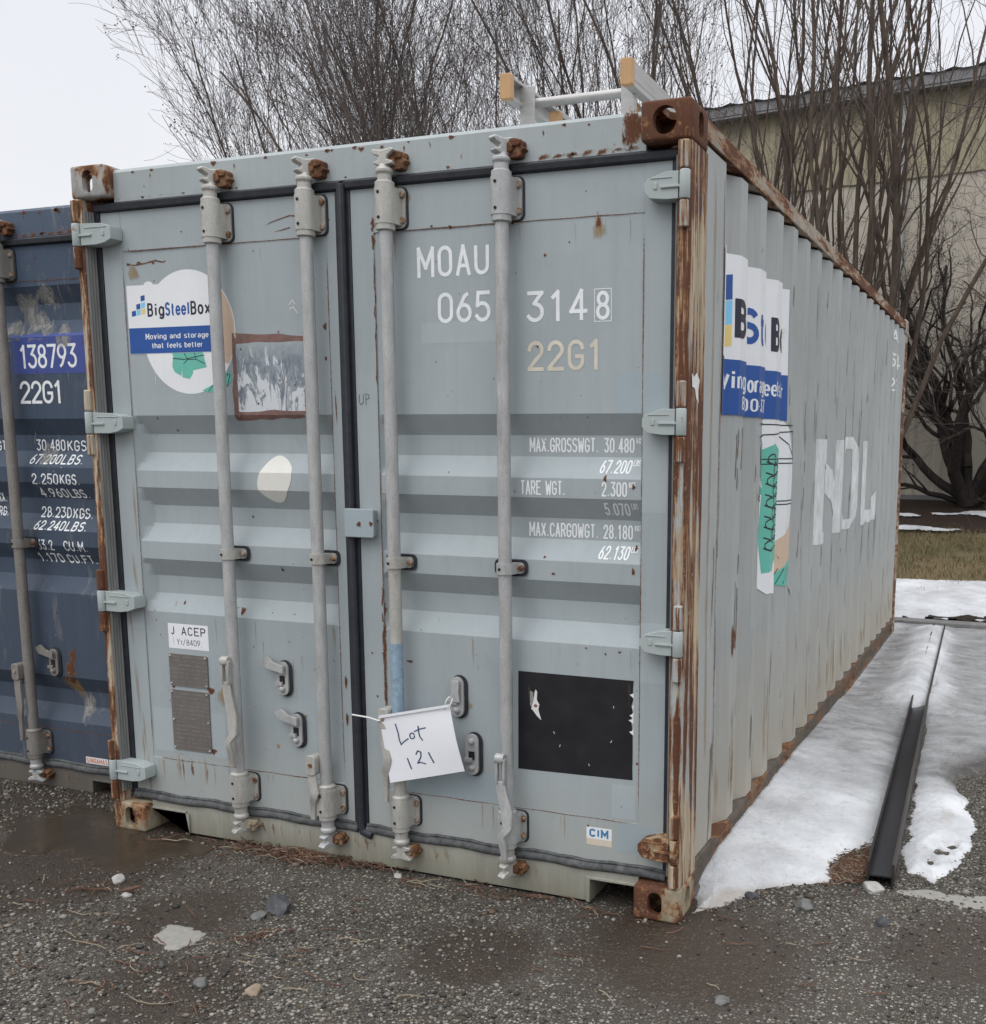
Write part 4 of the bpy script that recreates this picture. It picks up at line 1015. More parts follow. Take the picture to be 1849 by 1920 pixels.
    mb = MB()                                   # big painted letters
    z0, z1 = 1.085, 1.612
    D(mb, [rect(2.345, 2.462, z0 - .02, z1)], .0025, 0); D(mb, [[(2.462, z1), (2.50, z1), (2.95, z0 + .16), (2.95, z0 + .02), (2.90, z0 + .02), (2.462, z1 - .12)]], .0025, 0); D(mb, [rect(2.95, 3.045, z0, z1)], .0025, 0)
    D(mb, [rect(2.26, 2.50, z0 - .02, z0 + .04)], .0027, 0)
    O1 = [(3.22, z0), (3.55, z0), (3.64, z0 + .12), (3.64, z1 - .10), (3.55, z1 + .02), (3.22, z1 + .02), (3.13, z1 - .10), (3.13, z0 + .12)]
    I1 = [(3.26, z0 + .06), (3.50, z0 + .06), (3.545, z0 + .14), (3.545, z1 - .12), (3.50, z1 - .05), (3.26, z1 - .05), (3.235, z1 - .12), (3.235, z0 + .14)]
    for i in range(8): j = (i + 1) % 8; D(mb, [[O1[i], O1[j], I1[j], I1[i]]], .0025, 0)
    D(mb, [rect(3.87, 3.975, z0 - .015, z1)], .0025, 0); D(mb, [rect(3.975, 4.50, z0 - .015, z0 + .07)], .0025, 0); D(mb, [[(4.36, z0 + .07), (4.50, z0 + .07), (4.50, z0 + .20)]], .0025, 0)
    mb.build('lettering', M['letter_side'], wall, label='large white painted letters NOL')
    for s, z, y in (('MOAU', 2.36, 5.10), ('065314', 2.18, 5.10), ('22G1', 2.0, 5.20)):
        mb = MB(); letters(mb, s, y, z, .10, .055, .015, side_surf, .0025, 0, cu, cv, gap=.03)
        mb.build('lettering', M['letter'], wall)

none2 = lambda *a: None
greyP = dict(tops=(1.674, 1.399, 1.121), cast={'d': M['cast_grey'], (1, 0, 1): M['cast'], (1, 0, 0): M['cast_pale'], (0, 0, 0): M['cast_pale'], (0, 0, 1): M['cast_grey']},
    post=M['post'], post_l=M['post_edge'], post_rear=M['rail'], header=M['paint_header'], sill=M['paint_sill'], rail=M['rail'], side=M['paint_side'], side_art=side_art, side_marks=side_marks,
    door_marks=(grey_left_marks, grey_right_marks), door_extra=(grey_left_extra, grey_right_extra), paint=M['paint'], patch_l=M['patch_l'], patch_d=M['patch_d'], hinge=M['hinge'], rust_hinge=True,
    barmats=[M['galv'], M['galv_cream'], M['galv_blue'], M['galv_dark']],
    bar_segs=(((.26, 2.36, 0),), ((.26, 2.36, 0),), ((1.16, 2.36, 0), (.875, 1.16, 1), (.50, .875, 2), (.26, .50, 1)), ((.26, 2.36, 0),)),
    bracket=(M['galv_cream'], M['galv_cream'], M['galv_cream'], M['galv']), cam_low=(M['galv_cream'], M['galv'], M['galv_cream'], M['galv_cream']),
    yaw=((R(70), R(65)), (R(60), R(75)), (R(4), R(8)), (R(62), R(68))), handles=((.760, .345, 'front'), (.430, .180, 'side'), (.640, .290, 'side'), (.510, .150, 'front')), keeper_low=M['cast_pale'])
# small scrap of paper on the right post
grey = build_container('shipping_container', (0, 0, 0), 0, greyP, 'weathered grey shipping container with rusty corner posts and a white lot paper on its doors', 'shipping containers parked side by side')
mb = MB(); fp = lambda x, z, off=.002: (2.436 + off, x, z)
decal(mb, [[(.05, 1.795), (.075, 1.785), (.10, 1.80), (.135, 1.778), (.12, 1.745), (.125, 1.705), (.10, 1.72), (.085, 1.75), (.055, 1.755)]], lambda y, z, off: (2.4345 + off, y, z), .002)
mb.build('paper_scrap', M['torn'], grey)

# ------------------------------------------------------------------ blue neighbour
BX, BY, BZ = -2.54, .26, -.035
def blue_marks(di):
    def f(mb, surf):
        seams(mb, surf, PANR if di else PANL)
        if di:
            for (u, v, r, a) in ((1.88, 2.18, .10, 1.2), (1.95, 2.10, .12, .9), (2.0, 2.22, .09, .8), (1.80, 2.08, .10, .7), (1.93, 1.55, .08, 1), (2.1, 2.05, .07, 1.4), (2.06, .42, .06, 2)): mb.blob(u, v, r, surf, 5, a)
            for i in range(30): x = rng.uniform(1.85, 2.25); z = rng.uniform(1.5, 2.3); mb.streak([(x, z), (x + .005, z - .05), (x, z - rng.uniform(.08, .22))], rng.uniform(.004, .012), surf, 5, al=rng.uniform(.5, 1))
            for (u, v, r, a) in ((2.005, .60, .035, 1.8), (1.99, .55, .04, 1), (2.02, .66, .025, 1.8)): mb.blob(u, v, r, surf, 1, a)
            mb.blob(2.0, .53, .06, surf, 2, 1.3)
            for i in range(46): mb.blob(rng.uniform(1.75, 2.25), rng.uniform(.2, 2.4), rng.uniform(.003, .008), surf, rng.choice([1, 5, 5]))
    return f
def blue_extra(door, surf, cz):
    ox = lambda x: x - BX
    mb = MB(); decal(mb, [rect(ox(-.742), 2.262, 1.862 - BZ, 2.030 - BZ)], surf, .0014, 0, cv=cz); mb.build('painted_patch', M['brect'], door, label='brighter blue painted rectangle')
    acc = {}
    def L(s, xa, xb, z, h, w=.022, th=.0062, sl=0.0, mat=0):
        key = round(z, 2) + (10 if xa < -.8 else 0); mb = acc.setdefault(key, MB())
        letters(mb, s, ox(xa), z - BZ, h, w, th, surf, .0024, mat, cv=cz, gap=.006, fitw=xb - xa, slant=sl)
    L('138793', -.700, -.370, 1.884, .102, .05, .013); L('22G1', -.716, -.468, 1.735, .098, .05, .013)
    L('30.480', -.690, -.520, 1.532, .050); L('KGS.', -.508, -.374, 1.531, .048); L('67.200', -.708, -.530, 1.474, .044, sl=.2); L('LBS.', -.522, -.392, 1.474, .043, sl=.2)
    L('2.250', -.686, -.530, 1.386, .048); L('KGS.', -.520, -.404, 1.386, .047); L('4.960', -.670, -.510, 1.328, .042, sl=-.12); L('LBS.', -.500, -.385, 1.328, .040, sl=-.12)
    L('28.230', -.688, -.512, 1.238, .049); L('KGS.', -.500, -.382, 1.237, .047); L('62.240', -.706, -.530, 1.184, .042, sl=.2); L('LBS.', -.522, -.394, 1.184, .041, sl=.2)
    L('33.2', -.688, -.595, 1.094, .048); L('CU.M.', -.530, -.396, 1.094, .047); L('1.170', -.716, -.570, 1.038, .042, sl=-.12); L('CU.FT.', -.545, -.377, 1.038, .040, sl=-.12)
    L('WGT.', -.96, -.858, 1.531, .045); L('MAX.', -.98, -.893, 1.300, .046); L('CARG.', -1.0, -.886, 1.238, .044)
    for q in acc.values(): q.build('lettering', M['letter'], door)
    mb = MB(); decal(mb, [rect(ox(-.484), ox(-.352), .128 - BZ + .004, .163 - BZ)], surf, .0016, 0); letters(mb, 'SINGAMAS', ox(-.480), .135 - BZ, .023, .011, .0036, surf, .0022, 1, gap=.0018, fitw=.124)
    mb.build('label', [M['torn'], M['orange']], door, label='small white label with orange letters')
    retainer(door, ox(-.625), .588 - BZ, .125, 'out', M['galv_dark'])
GD = M['galv_dark']
blueP = dict(tops=(2.262, 1.706, 1.429, 1.152, .560), cast={'d': M['bcast']}, post=M['bcast'], post_l=M['bcast'], post_rear=M['bpaint'], header=M['bheader'], sill=M['bsill'], rail=M['bheader'], side=M['bpaint'],
    door_marks=(blue_marks(0), blue_marks(1)), door_extra=(none2, blue_extra), paint=M['bpaint'], patch_l=M['bpaint'], patch_d=M['bheader'], hinge=M['bheader'],
    barmats=[GD], bar_segs=(((.26, 2.36, 0),),) * 4, bracket=(GD,) * 4, cam_low=(M['galv'],) * 4, yaw=((R(60), R(65)),) * 3 + ((R(60), R(10)),), handles=((.62, .26, 'side'),) * 4, keeper_low=M['bsill'])
build_container('shipping_container', (BX, BY, BZ), 0, blueP, 'dark blue shipping container with chalky stains, standing left of the grey one', 'shipping containers parked side by side')

# ------------------------------------------------------------------ lot paper on the doors
lot = empty('lot_sign', (1.47, -.03, .52), 0, label='white sheet of paper with handwritten Lot 121 tied to the locking bar', cat='sign')
TL, TR, BR, BL = (-.150, .083), (.136, .152), (.190, -.072), (-.112, -.150)
mb = MB(); n = 10; vs = []; fs = []
def sheet(u, v, off=0.0):
    x = (TL[0] * (1 - u) + TR[0] * u) * (1 - v) + (BL[0] * (1 - u) + BR[0] * u) * v
    z = (TL[1] * (1 - u) + TR[1] * u) * (1 - v) + (BL[1] * (1 - u) + BR[1] * u) * v
    return (x, -.006 + .012 * (u - .3) ** 2 - .010 * math.sin(math.pi * v) * (u - .2) - off, z)
for layer in (0, .0012):
    b = len(mb.v); mb.add([sheet(i / n, j / n, layer) for j in range(n + 1) for i in range(n + 1)], [((j * (n + 1) + i), (j + 1) * (n + 1) + i, (j + 1) * (n + 1) + i + 1, j * (n + 1) + i + 1)[::1 if layer else -1] for j in range(n) for i in range(n)])
mb.build('paper', M['paper'], lot, smooth=60)
mb = MB()
hw = [[(.22, .12), (.235, .26), (.235, .36), (.25, .44), (.30, .40), (.36, .37)], E(.425, .335, .033, .045, 0, 350, 10), [(.53, .20), (.525, .30), (.53, .37), (.56, .43)], [(.46, .275), (.56, .25), (.63, .245)],
      [(.30, .66), (.315, .76), (.33, .84)], [(.43, .62), (.46, .575), (.50, .60), (.49, .67), (.43, .76), (.47, .755), (.53, .79)], [(.60, .62), (.62, .70), (.645, .80)]]
for st in hw:
    P = ribbon(st, .017)
    for q in P: mb.add([sheet(u, v, .0022) for u, v in q], [(0, 1, 2, 3)]); 
mb.build('handwriting', M['ink_blue'], lot)
mb = MB(); mb.tube([sheet(.02, .025, .002), sheet(.0, .03, .004), (-.19, -.012, .085), (-.258, -.016, .090)], .003, 6)
mb.tube([sheet(.93, .02, .002), (.122, -.004, .172), (.128, .008, .186), (.14, .012, .178), sheet(.97, .04, .002)], .0025, 6); mb.build('zip_tie', M['tie'], lot, smooth=40)
mb = MB(); mb.prism([(-.150, .085), (.136, .154), (.140, .164), (-.146, .096)], -.012, -.009, 'xz'); mb.build('sleeve_edge', M['white'], lot)

# ------------------------------------------------------------------ ladder on the roof
M['alu'] = simple('weathered_aluminium', (.42, .41, .40), .5, .35, .12, 18, .1, .5, (1, .2, 4))
M['capo'] = simple('orange_plastic_cap', (.47, .28, .135), .5, 0, .12, 12)
lad = empty('extension_ladder', (1.66, .30, 2.585), 0, label='aluminium extension ladder with orange end caps lying on the grey roof', cat='ladder')
for sec, (xa, xb, zb, zt, ya, yb) in enumerate(((0.0, .475, .160, .236, 0.0, 3.6), (.085, .415, .092, .166, .22, 3.4))):
    for sx, xx in ((1, xa), (-1, xb)):
        rb = MB(); w = .034
        prof = [(0, 0), (w, 0), (w, .010), (.007, .012), (.007, zt - zb - .012), (w, zt - zb - .010), (w, zt - zb), (0, zt - zb)]
        rb.prism([(xx + sx * a, zb + b) for a, b in prof], ya + .012, yb, 'xz')
        rb.prism([(xx + sx * a, zb + b) for a, b in ((-.001, .018), (.0, .018), (.0, .022), (-.001, .022))], ya + .012, yb, 'xz')
        r = rb.build('side_rail', M['alu'], lad)
        cb = MB(); cb.prism(rounded_rect(min(xx - sx * .004, xx + sx * .038), max(xx - sx * .004, xx + sx * .038), zb - .004, zt + .004, .006, 3), ya - .006, ya + .022, 'xz'); cb.build('end_cap', M['capo'], r, bevel=.003)
    for i in range(11):
        rb = MB(); yy = ya + .20 + i * .30
        if yy < yb: rb.lathe([(.0165, xa + .008), (.0165, xb - .008)], (0, yy, zb + .038), 'x', 12); rb.build('rung', M['alu'], lad, smooth=40)
gb = MB()
gb.box(.020, .075, .10, .112, .0, .225); gb.build('guide_bracket', M['alu'], lad, bevel=.002)
gb = MB(); gb.box(.40, .455, .10, .112, .0, .225); gb.build('guide_bracket', M['alu'], lad, bevel=.002)
gb = MB(); gb.box(.02, .455, 2.9, 2.912, .0, .10); gb.build('rear_support', M['alu'], lad, bevel=.002)
# ------------------------------------------------------------------ ground
def terrain(y): return np.minimum(.093 * np.maximum(0, np.asarray(y, float) - 7.0), .74)
nrs = np.random.RandomState(11)
def vnoise(x, y, s, seed=0):
    """smooth value noise on arrays"""
    x = np.asarray(x) * s + seed * 17.3; y = np.asarray(y) * s + seed * 9.1
    xi = np.floor(x).astype(int); yi = np.floor(y).astype(int); fx = x - xi; fy = y - yi
    h = lambda a, b: ((np.sin(a * 127.1 + b * 311.7 + seed * 74.7) * 43758.5453) % 1.0)
    fx = fx * fx * (3 - 2 * fx); fy = fy * fy * (3 - 2 * fy)
    return (h(xi, yi) * (1 - fx) + h(xi + 1, yi) * fx) * (1 - fy) + (h(xi, yi + 1) * (1 - fx) + h(xi + 1, yi + 1) * fx) * fy
def fbm(x, y, s, seed=0, o=4):
    v = 0; a = .5; t = 0
    for i in range(o): v = v + a * vnoise(x, y, s * 2 ** i, seed + i); t += a; a *= .5
    return v / t
def sdf(poly, X, Y):
    """signed distance to a polygon, positive inside"""
    P = np.array(poly); n = len(P); d = np.full(X.shape, 1e9); ins = np.zeros(X.shape, bool)
    for i in range(n):
        a, b = P[i], P[(i + 1) % n]; ex, ey = b - a
        wx, wy = X - a[0], Y - a[1]; t = np.clip((wx * ex + wy * ey) / (ex * ex + ey * ey + 1e-12), 0, 1)
        d = np.minimum(d, np.hypot(wx - ex * t, wy - ey * t))
        c = ((a[1] > Y) != (b[1] > Y)) & (X < (b[0] - a[0]) * (Y - a[1]) / (b[1] - a[1] + 1e-12) + a[0]); ins ^= c
    return np.where(ins, d, -d)
def sheet_mesh(name, xs, ys, H, keep, mat, attrs=None, smooth=True, parent=None):
    """height field; only the cells whose four corners are kept"""
    X, Y = np.meshgrid(xs, ys); nx, ny = len(xs), len(ys)
    V = np.stack([X.ravel(), Y.ravel(), H.ravel()], 1); I = np.arange(nx * ny).reshape(ny, nx)
    F = np.stack([I[:-1, :-1], I[:-1, 1:], I[1:, 1:], I[1:, :-1]], -1).reshape(-1, 4)
    kk = keep.ravel(); F = F[kk[F].all(1)]
    used = np.unique(F); mp = np.full(nx * ny, -1); mp[used] = np.arange(len(used))
    return np_mesh(name, V[used], mp[F], mat, attrs={k: v.ravel()[used] for k, v in (attrs or {}).items()}, smooth=smooth, parent=parent)

t = NT('gravel_ground'); c = t.coord()
def cells(scale, seed):
    v = t.n('TexVoronoi', {'Vector': t.coord((1, 1, 1), (seed, seed * .7, 0)), 'Scale': scale, 'Randomness': 1.0})
    s = t.n('SeparateColor', {0: v.outputs['Color']}); return v.outputs['Distance'], s.outputs[0], s.outputs[1]
d1, r1, q1 = cells(75, 1); d2, r2, q2 = cells(150, 5)
mud = t.noise(t.coord((1, 1, 1), (3.1, 1.7, 0)), 1.05, 5, .62)
tone = t.noise(t.coord((1, 1, 1), (6, 2, 0)), 2.3, 4, .6)
base = t.mix(t.ramp(tone, .3, .7), (.036, .029, .022), (.068, .057, .045))
s2 = t.mix(t.ramp(r2, .15, 1), (.018, .017, .015), (.25, .235, .20))
base = t.mix(t.ramp(d2, .40, .25), base, s2)
s1 = t.mix(t.ramp(r1, .35, 1), (.035, .035, .034), (.36, .35, .32)); s1 = t.mix(t.mul(t.ramp(q1, .6, 1), .5), s1, (.22, .17, .11))
base = t.mix(t.mul(t.ramp(d1, .42, .30), t.ramp(r1, .35, .40)), base, s1)
# damp brown earth lying over the stones in patches
tc = t.n('TexCoord'); patches = None
for (px, py, pr) in ((2.55, -.16, .55), (.15, -.35, .75), (.85, -.55, .35), (3.35, .15, .4), (1.2, -.95, .35), (-.6, .05, .6), (1.9, -.45, .3)):
    ds = t.n('VectorMath', {0: tc.outputs['Object'], 1: (px, py, 0)}, operation='DISTANCE').outputs['Value']
    g = t.ramp(ds, pr, pr * .25); patches = g if patches is None else t.n('Math', {0: patches, 1: g}, operation='MAXIMUM').outputs[0]
mk = t.ramp(t.addm(t.mul(patches, .75), mud), .62, .98)
mudc = t.mix(t.noise(c, 38, 4), (.026, .0175, .012), (.050, .035, .025))
base = t.mix(t.mul(mk, .86), base, mudc)
t.set(base, t.ramp(t.addm(mk, t.mul(t.noise(c, 7, 3), .4)), .1, 1.2, .85, .38), 0, .4)
h = t.addm(t.mul(t.ramp(d1, .5, .0), t.ramp(mk, 1, .0, .2, 1)), t.mul(t.ramp(d2, .5, 0), .5))
h = t.addm(h, t.mul(t.noise(c, 30, 5, .7), .8))
t.bump(h, .7, .008)
M['ground'] = t.m

xs = np.concatenate([[-600, -200, -80, -30], np.linspace(-12, 14, 53), [30, 80, 200, 600]])
ys = np.concatenate([[-400, -100, -30, -12], np.linspace(-6, 18, 61), [30, 60, 150, 400, 1500]])
X, Y = np.meshgrid(xs, ys)
tag(sheet_mesh('ground', xs, ys, terrain(Y), np.ones(X.shape, bool), M['ground']), 'dark wet gravel yard with brown damp patches', 'ground', kind='structure')

# puddle in front of the left corner
t = NT('muddy_water'); c = t.coord()
t.set(t.mix(t.noise(c, 9, 6), (.030, .022, .015), (.060, .046, .033)), t.ramp(t.noise(c, 7, 4), .35, .65, .10, .34), 0, .3)
t.bump(t.noise(c, 5, 2), .03, .004); M['water'] = t.m
pud = [(-.45, -.12), (-.25, .12), (-.10, .15), (-.02, -.02), (.25, -.02), (.42, -.03), (.60, -.03), (.52, -.14), (.40, -.22), (.42, -.34), (.28, -.38), (.15, -.33), (-.05, -.36), (-.28, -.28)]
xs = np.arange(-.9, .85, .012); ys = np.arange(-.6, .4, .012); X, Y = np.meshgrid(xs, ys)
S = sdf(pud, X, Y) + (fbm(X, Y, 5, 3) - .5) * .30 + (fbm(X, Y, 28, 7, 3) - .5) * .07
tag(sheet_mesh('puddle', xs, ys, np.where(S > 0, .0045, .0045 + S * .35), S > -.04, M['water']), 'shallow muddy puddle at the left corner of the grey container', 'puddle', kind='structure')

# pale sandy patches
t = NT('pale_sand'); t.set(t.mix(t.noise(t.coord(), 60, 5, .7), (.17, .16, .145), (.34, .33, .30)), .9, 0, .2); t.bump(t.noise(t.coord(), 120, 3), .3, .003); M['sand'] = t.m
for nm, poly, lb in (('sand_patch', [(.89, -.70), (.89, -.63), (.96, -.61), (1.03, -.63), (1.05, -.68), (.99, -.77), (.94, -.74)], 'pale flat patch of cement in the gravel'), ('sand_patch', [(3.10, .56), (3.2, .60), (3.4, .625), (3.9, .66), (3.9, .50), (3.4, .50), (3.2, .53)], 'pale sandy strip near the end of the steel beam')):
    P = np.array(poly); xs = np.arange(P[:, 0].min() - .05, P[:, 0].max() + .05, .008); ys = np.arange(P[:, 1].min() - .05, P[:, 1].max() + .05, .008); X, Y = np.meshgrid(xs, ys)
    S = sdf(poly, X, Y) + (fbm(X, Y, 14, 5) - .5) * .07
    tag(sheet_mesh(nm, xs, ys, np.where(S > 0, .004, .004 + S * .5), S > -.03, M['sand']), lb, 'sand patch', kind='structure')

# ------------------------------------------------------------------ snow along the container
BEAM = [(3.02, .565), (2.915, 2.99), (2.80, 6.15)]
def beam_x(y): return np.where(y < 2.99, 3.02 + (2.915 - 3.02) * (y - .565) / 2.425, 2.915 + (2.80 - 2.915) * (y - 2.99) / 3.16)
t = NT('old_snow'); c = t.coord()
cv_ = t.n('Attribute', attribute_name='cover').outputs['Fac']; ed = t.n('Attribute', attribute_name='rim').outputs['Fac']
n1 = t.noise(t.coord((1.3, 2.2, 1)), 4, 8, .75, .3); n2 = t.noise(c, 46, 5, .7); n3 = t.noise(t.coord((1, 1, 1), (4, 4, 0)), 3.0, 5, .6)
white = t.mix(t.ramp(n3, .35, .7), (.45, .455, .47), (.72, .73, .745))
slush = t.mix(t.ramp(n1, .35, .68), (.20, .20, .20), (.47, .475, .485)); slush = t.mix(t.mul(t.ramp(n2, .60, .72), .6), slush, (.09, .085, .08))
th_ = t.n('Attribute', attribute_name='thin').outputs['Fac']
slush = t.mix(t.ramp(t.addm(th_, t.mul(t.addm(n1, n2), .45)), .62, 1.1), slush, (.055, .05, .045))
cc = t.ramp(t.addm(t.addm(cv_, t.mul(th_, -.8)), t.mul(t.addm(n1, t.mul(n3, .6)), .55)), .62, 1.12)
colr = t.mix(cc, slush, white)
dirt = t.mul(t.ramp(t.addm(ed, t.mul(n2, .35)), .85, 1.25), 1.0)
colr = t.mix(t.mul(dirt, .75), colr, t.mix(n2, (.22, .18, .14), (.46, .42, .37)))
colr = t.mix(t.mul(t.ramp(n2, .64, .70), .55), colr, (.14, .11, .09)); n6 = t.noise(t.coord((1, 1, 1), (9, 2, 0)), 15, 8, .8); colr = t.mix(t.mul(t.ramp(n6, .50, .68), .38), colr, (.30, .29, .275))
t.set(colr, t.ramp(cc, 0, 1, .30, .6), 0, .4); n5 = t.noise(c, 130, 4, .7)
t.bump(t.addm(t.addm(t.mul(n2, .9), t.mul(n1, .25)), t.mul(n5, .6)), .7, .009)
M['snow'] = t.m
left = [(2.442, .035), (2.462, .075), (2.51, .17), (2.63, .38), (2.71, .475), (2.80, .53), (2.845, .56), (2.80, .72), (2.91, .93), (2.945, 1.1), (2.945, 2.9), (2.90, 8), (2.30, 8), (2.30, .25), (2.436, .22), (2.434, .06)]
rightp = [(3.075, .63), (3.12, .72), (3.145, .74), (3.20, .68), (3.27, .83), (3.295, 1.12), (3.33, 1.33), (3.265, 1.62), (3.20, 1.95), (3.35, 2.25), (3.5, 2.6), (3.9, 2.9), (5, 3.1), (9, 3.3), (9, 8), (2.9, 8), (2.95, 3.0), (3.05, 1.6)]
def snow_sheet(xs, ys, lab):
    X, Y = np.meshgrid(xs, ys)
    w = (fbm(X, Y, 7, 2, 3) - .5) * .07 + (fbm(X, Y, 45, 8, 3) - .5) * .022
    A, B = sdf(left, X, Y), sdf(rightp, X, Y)
    S = np.maximum(A, B) + w * np.clip((7 - Y) / 4, .3, 1)
    hw_ = (fbm(X, Y, 26, 33, 3) - .5) * .16
    for hx, hy, hr in ((3.20, .99, .028), (3.245, 1.07, .016), (3.17, .88, .018), (3.225, .90, .012)): S = np.minimum(S, np.where(Y < 1.3, np.hypot(X - hx, (Y - hy) * .8) - hr + hw_ * .5, 9))
    bx = np.abs(X - beam_x(Y)); inbeam = bx - .060
    S = np.where(Y < 3.02, np.minimum(S, inbeam + .4 * w), S)
    fade = np.clip((Y - 1.6) / 2.2, 0, 1)
    thick = (.026 * (1 - fade) + .010) * (.75 + .5 * fbm(X, Y, 2.3, 4))
    thick = thick + .055 * np.exp(-np.maximum(0, X - 2.43) / .16) * np.clip((Y - .18) / .35, 0, 1) * (1 - .75 * fade)
    ridge = np.exp(-((X - beam_x(Y)) / .16) ** 2) * np.exp(-((Y - 3.8) / .55) ** 2) * .040
    edge = 1 - np.exp(-np.clip(S, 0, 9) / .065)
    ridge = ridge * edge + .082 * np.exp(-((X - beam_x(Y) + .05) / .17) ** 2) * np.clip((Y - 3.10) / .3, 0, 1) * np.clip((6.6 - Y) / .6, 0, 1)
    H = .001 + np.minimum(S, 0) * .9 + thick * edge + ridge + (fbm(X, Y, 7, 6) - .5) * .012 * edge + (fbm(X, Y, 60, 9, 3) - .5) * .007 * edge
    bare = np.exp(-((X - beam_x(Y) + .0) / .035) ** 2) * np.clip((Y - 4.2) / .3, 0, 1)
    cover = np.clip(.98 - (Y - 1.0) / 2.1, 0, 1) * np.clip(1 - np.maximum(0, X - 3.15 - .0 * Y) * 1.6 * np.clip((Y - 1.4), 0, 1), 0, 1)
    cover = np.maximum(cover, np.clip(ridge * 12, 0, 1)) - .35 * np.exp(-((X - 2.75) / .12) ** 2) * np.clip((Y - 1.0) / .8, 0, 1) * np.clip((2.6 - Y), 0, 1)
    cover = np.maximum(cover, .40 * np.exp(-np.maximum(0, X - 2.43) / .10) * np.clip((Y - 1.5), 0, 1))
    rim = .9 * np.exp(-np.clip(S, 0, 9) / .06) * np.clip((1.6 - Y), 0, 1) + .85 * np.exp(-(((X - 3.20) / .06) ** 2 + ((Y - 1.35) / .28) ** 2)) + .7 * np.exp(-(((X - 2.56) / .10) ** 2 + ((Y - .25) / .09) ** 2))
    xo = np.interp(Y, [1.6, 1.95, 2.25, 2.6, 2.9, 3.1, 3.3], [3.26, 3.2, 3.35, 3.5, 3.9, 5.0, 9.0])
    thin = np.exp(-np.clip(np.where(X < xo, np.minimum(xo - X, 9), 0) + np.clip(Y - 3.0, 0, 9) * .3, 0, 9) / .16) * np.clip((Y - 1.6) / .5, 0, 1)
    return tag(sheet_mesh('snow', xs, ys, H, S > -.022, M['snow'], {'cover': cover, 'rim': rim, 'thin': thin}), lab, 'snow', kind='structure')
snow_sheet(np.arange(2.34, 3.62, .006), np.concatenate([np.arange(-.02, 1.8, .006), np.arange(1.8, 3.6, .015), np.arange(3.6, 6.75, .03)]), 'old snow melting along the side of the grey container')
snow_sheet(np.arange(3.60, 9.0, .05), np.arange(2.6, 6.75, .04), 'thin grey slush to the right of the snow')
# snow bank and grass beyond the kerb
def strip(name, x0, x1, y0, y1, dx, dy, mat, hf, lab, cat, kind, wob=.25, seed=1, attrs=None):
    xs = np.arange(x0, x1, dx); ys = np.arange(y0 - .6, y1 + .6, dy); X, Y = np.meshgrid(xs, ys)
    S = np.minimum(Y - y0, y1 - Y) + (fbm(X, Y, 1.6, seed) - .5) * 2 * wob + (fbm(X, Y, 9, seed + 3) - .5) * .15
    H = terrain(Y) + hf(X, Y, S)
    return tag(sheet_mesh(name, xs, ys, H, S > 0, mat, attrs(X, Y) if attrs else None), lab, cat, kind=kind)
strip('snow', .5, 12, 6.85, 8.62, .04, .04, M['snow'], lambda X, Y, S: .008 + .07 * (1 - np.exp(-np.clip(S, 0, 9) / .12)) * (.7 + .6 * fbm(X, Y, 2, 5)), 'white snow bank behind the kerb beyond the container', 'snow', 'structure', .12, 21,
      lambda X, Y: {'cover': np.full(X.shape, .92), 'rim': 1.0 * (fbm(X, Y, 14, 2) > .70) * .7})
t = NT('winter_turf'); c = t.coord(); n1 = t.noise(c, 2.2, 6, .7); n2 = t.noise(c, 30, 4, .7)
t.set(t.mix(t.mul(n2, .9), t.mix(t.ramp(n1, .35, .65), (.105, .078, .045), (.085, .088, .042)), (.19, .145, .085)), .9, 0, .2); t.bump(n2, .8, .03); M['turf'] = t.m
strip('grass', -6, 14, 8.4, 12.0, .2, .1, M['turf'], lambda X, Y, S: .004 + 0 * X, 'brownish winter turf behind the snow bank', 'grass', 'structure', .05, 31)
t = NT('mulch'); c = t.coord(); n2 = t.noise(t.coord((1, 2.5, 1)), 26, 6, .75, .6)
t.set(t.mix(t.ramp(n2, .4, .7), (.022, .015, .012), (.10, .068, .05)), .95, 0, .15); t.bump(n2, 1, .03); M['mulch'] = t.m
strip('mulch_bed', -8, 14, 11.7, 15.2, .08, .06, M['mulch'], lambda X, Y, S: .010 + .04 * (1 - np.exp(-np.clip(S, 0, 9) / .15)) * fbm(X, Y, 3, 4), 'dark mulch bed along the foot of the building', 'mulch', 'structure', .2, 41)
for (cx, cy, rx, ry, lb) in ((2.05, 11.75, .55, .16, 'thin snow remnant at the edge of the turf'), (3.05, 13.2, .8, .25, 'snow remnant on the mulch at the foot of the shrub'), (1.7, 12.9, .3, .1, 'small snow scrap on the mulch near the container'), (4.6, 13.6, .7, .25, 'snow remnant on the mulch right of the shrub')):
    xs = np.arange(cx - rx * 1.4, cx + rx * 1.4, .03); ys = np.arange(cy - ry * 1.6, cy + ry * 1.6, .02); X, Y = np.meshgrid(xs, ys)
    S = 1 - np.hypot((X - cx) / rx, (Y - cy) / ry) + (fbm(X, Y, 4, 7) - .5) * 1.5
    tag(sheet_mesh('snow', xs, ys, terrain(Y) + .045 + .05 * np.clip(S, 0, .6), S > 0, M['snow'], {'cover': np.ones(X.shape), 'rim': np.zeros(X.shape)}), lb, 'snow', kind='structure')
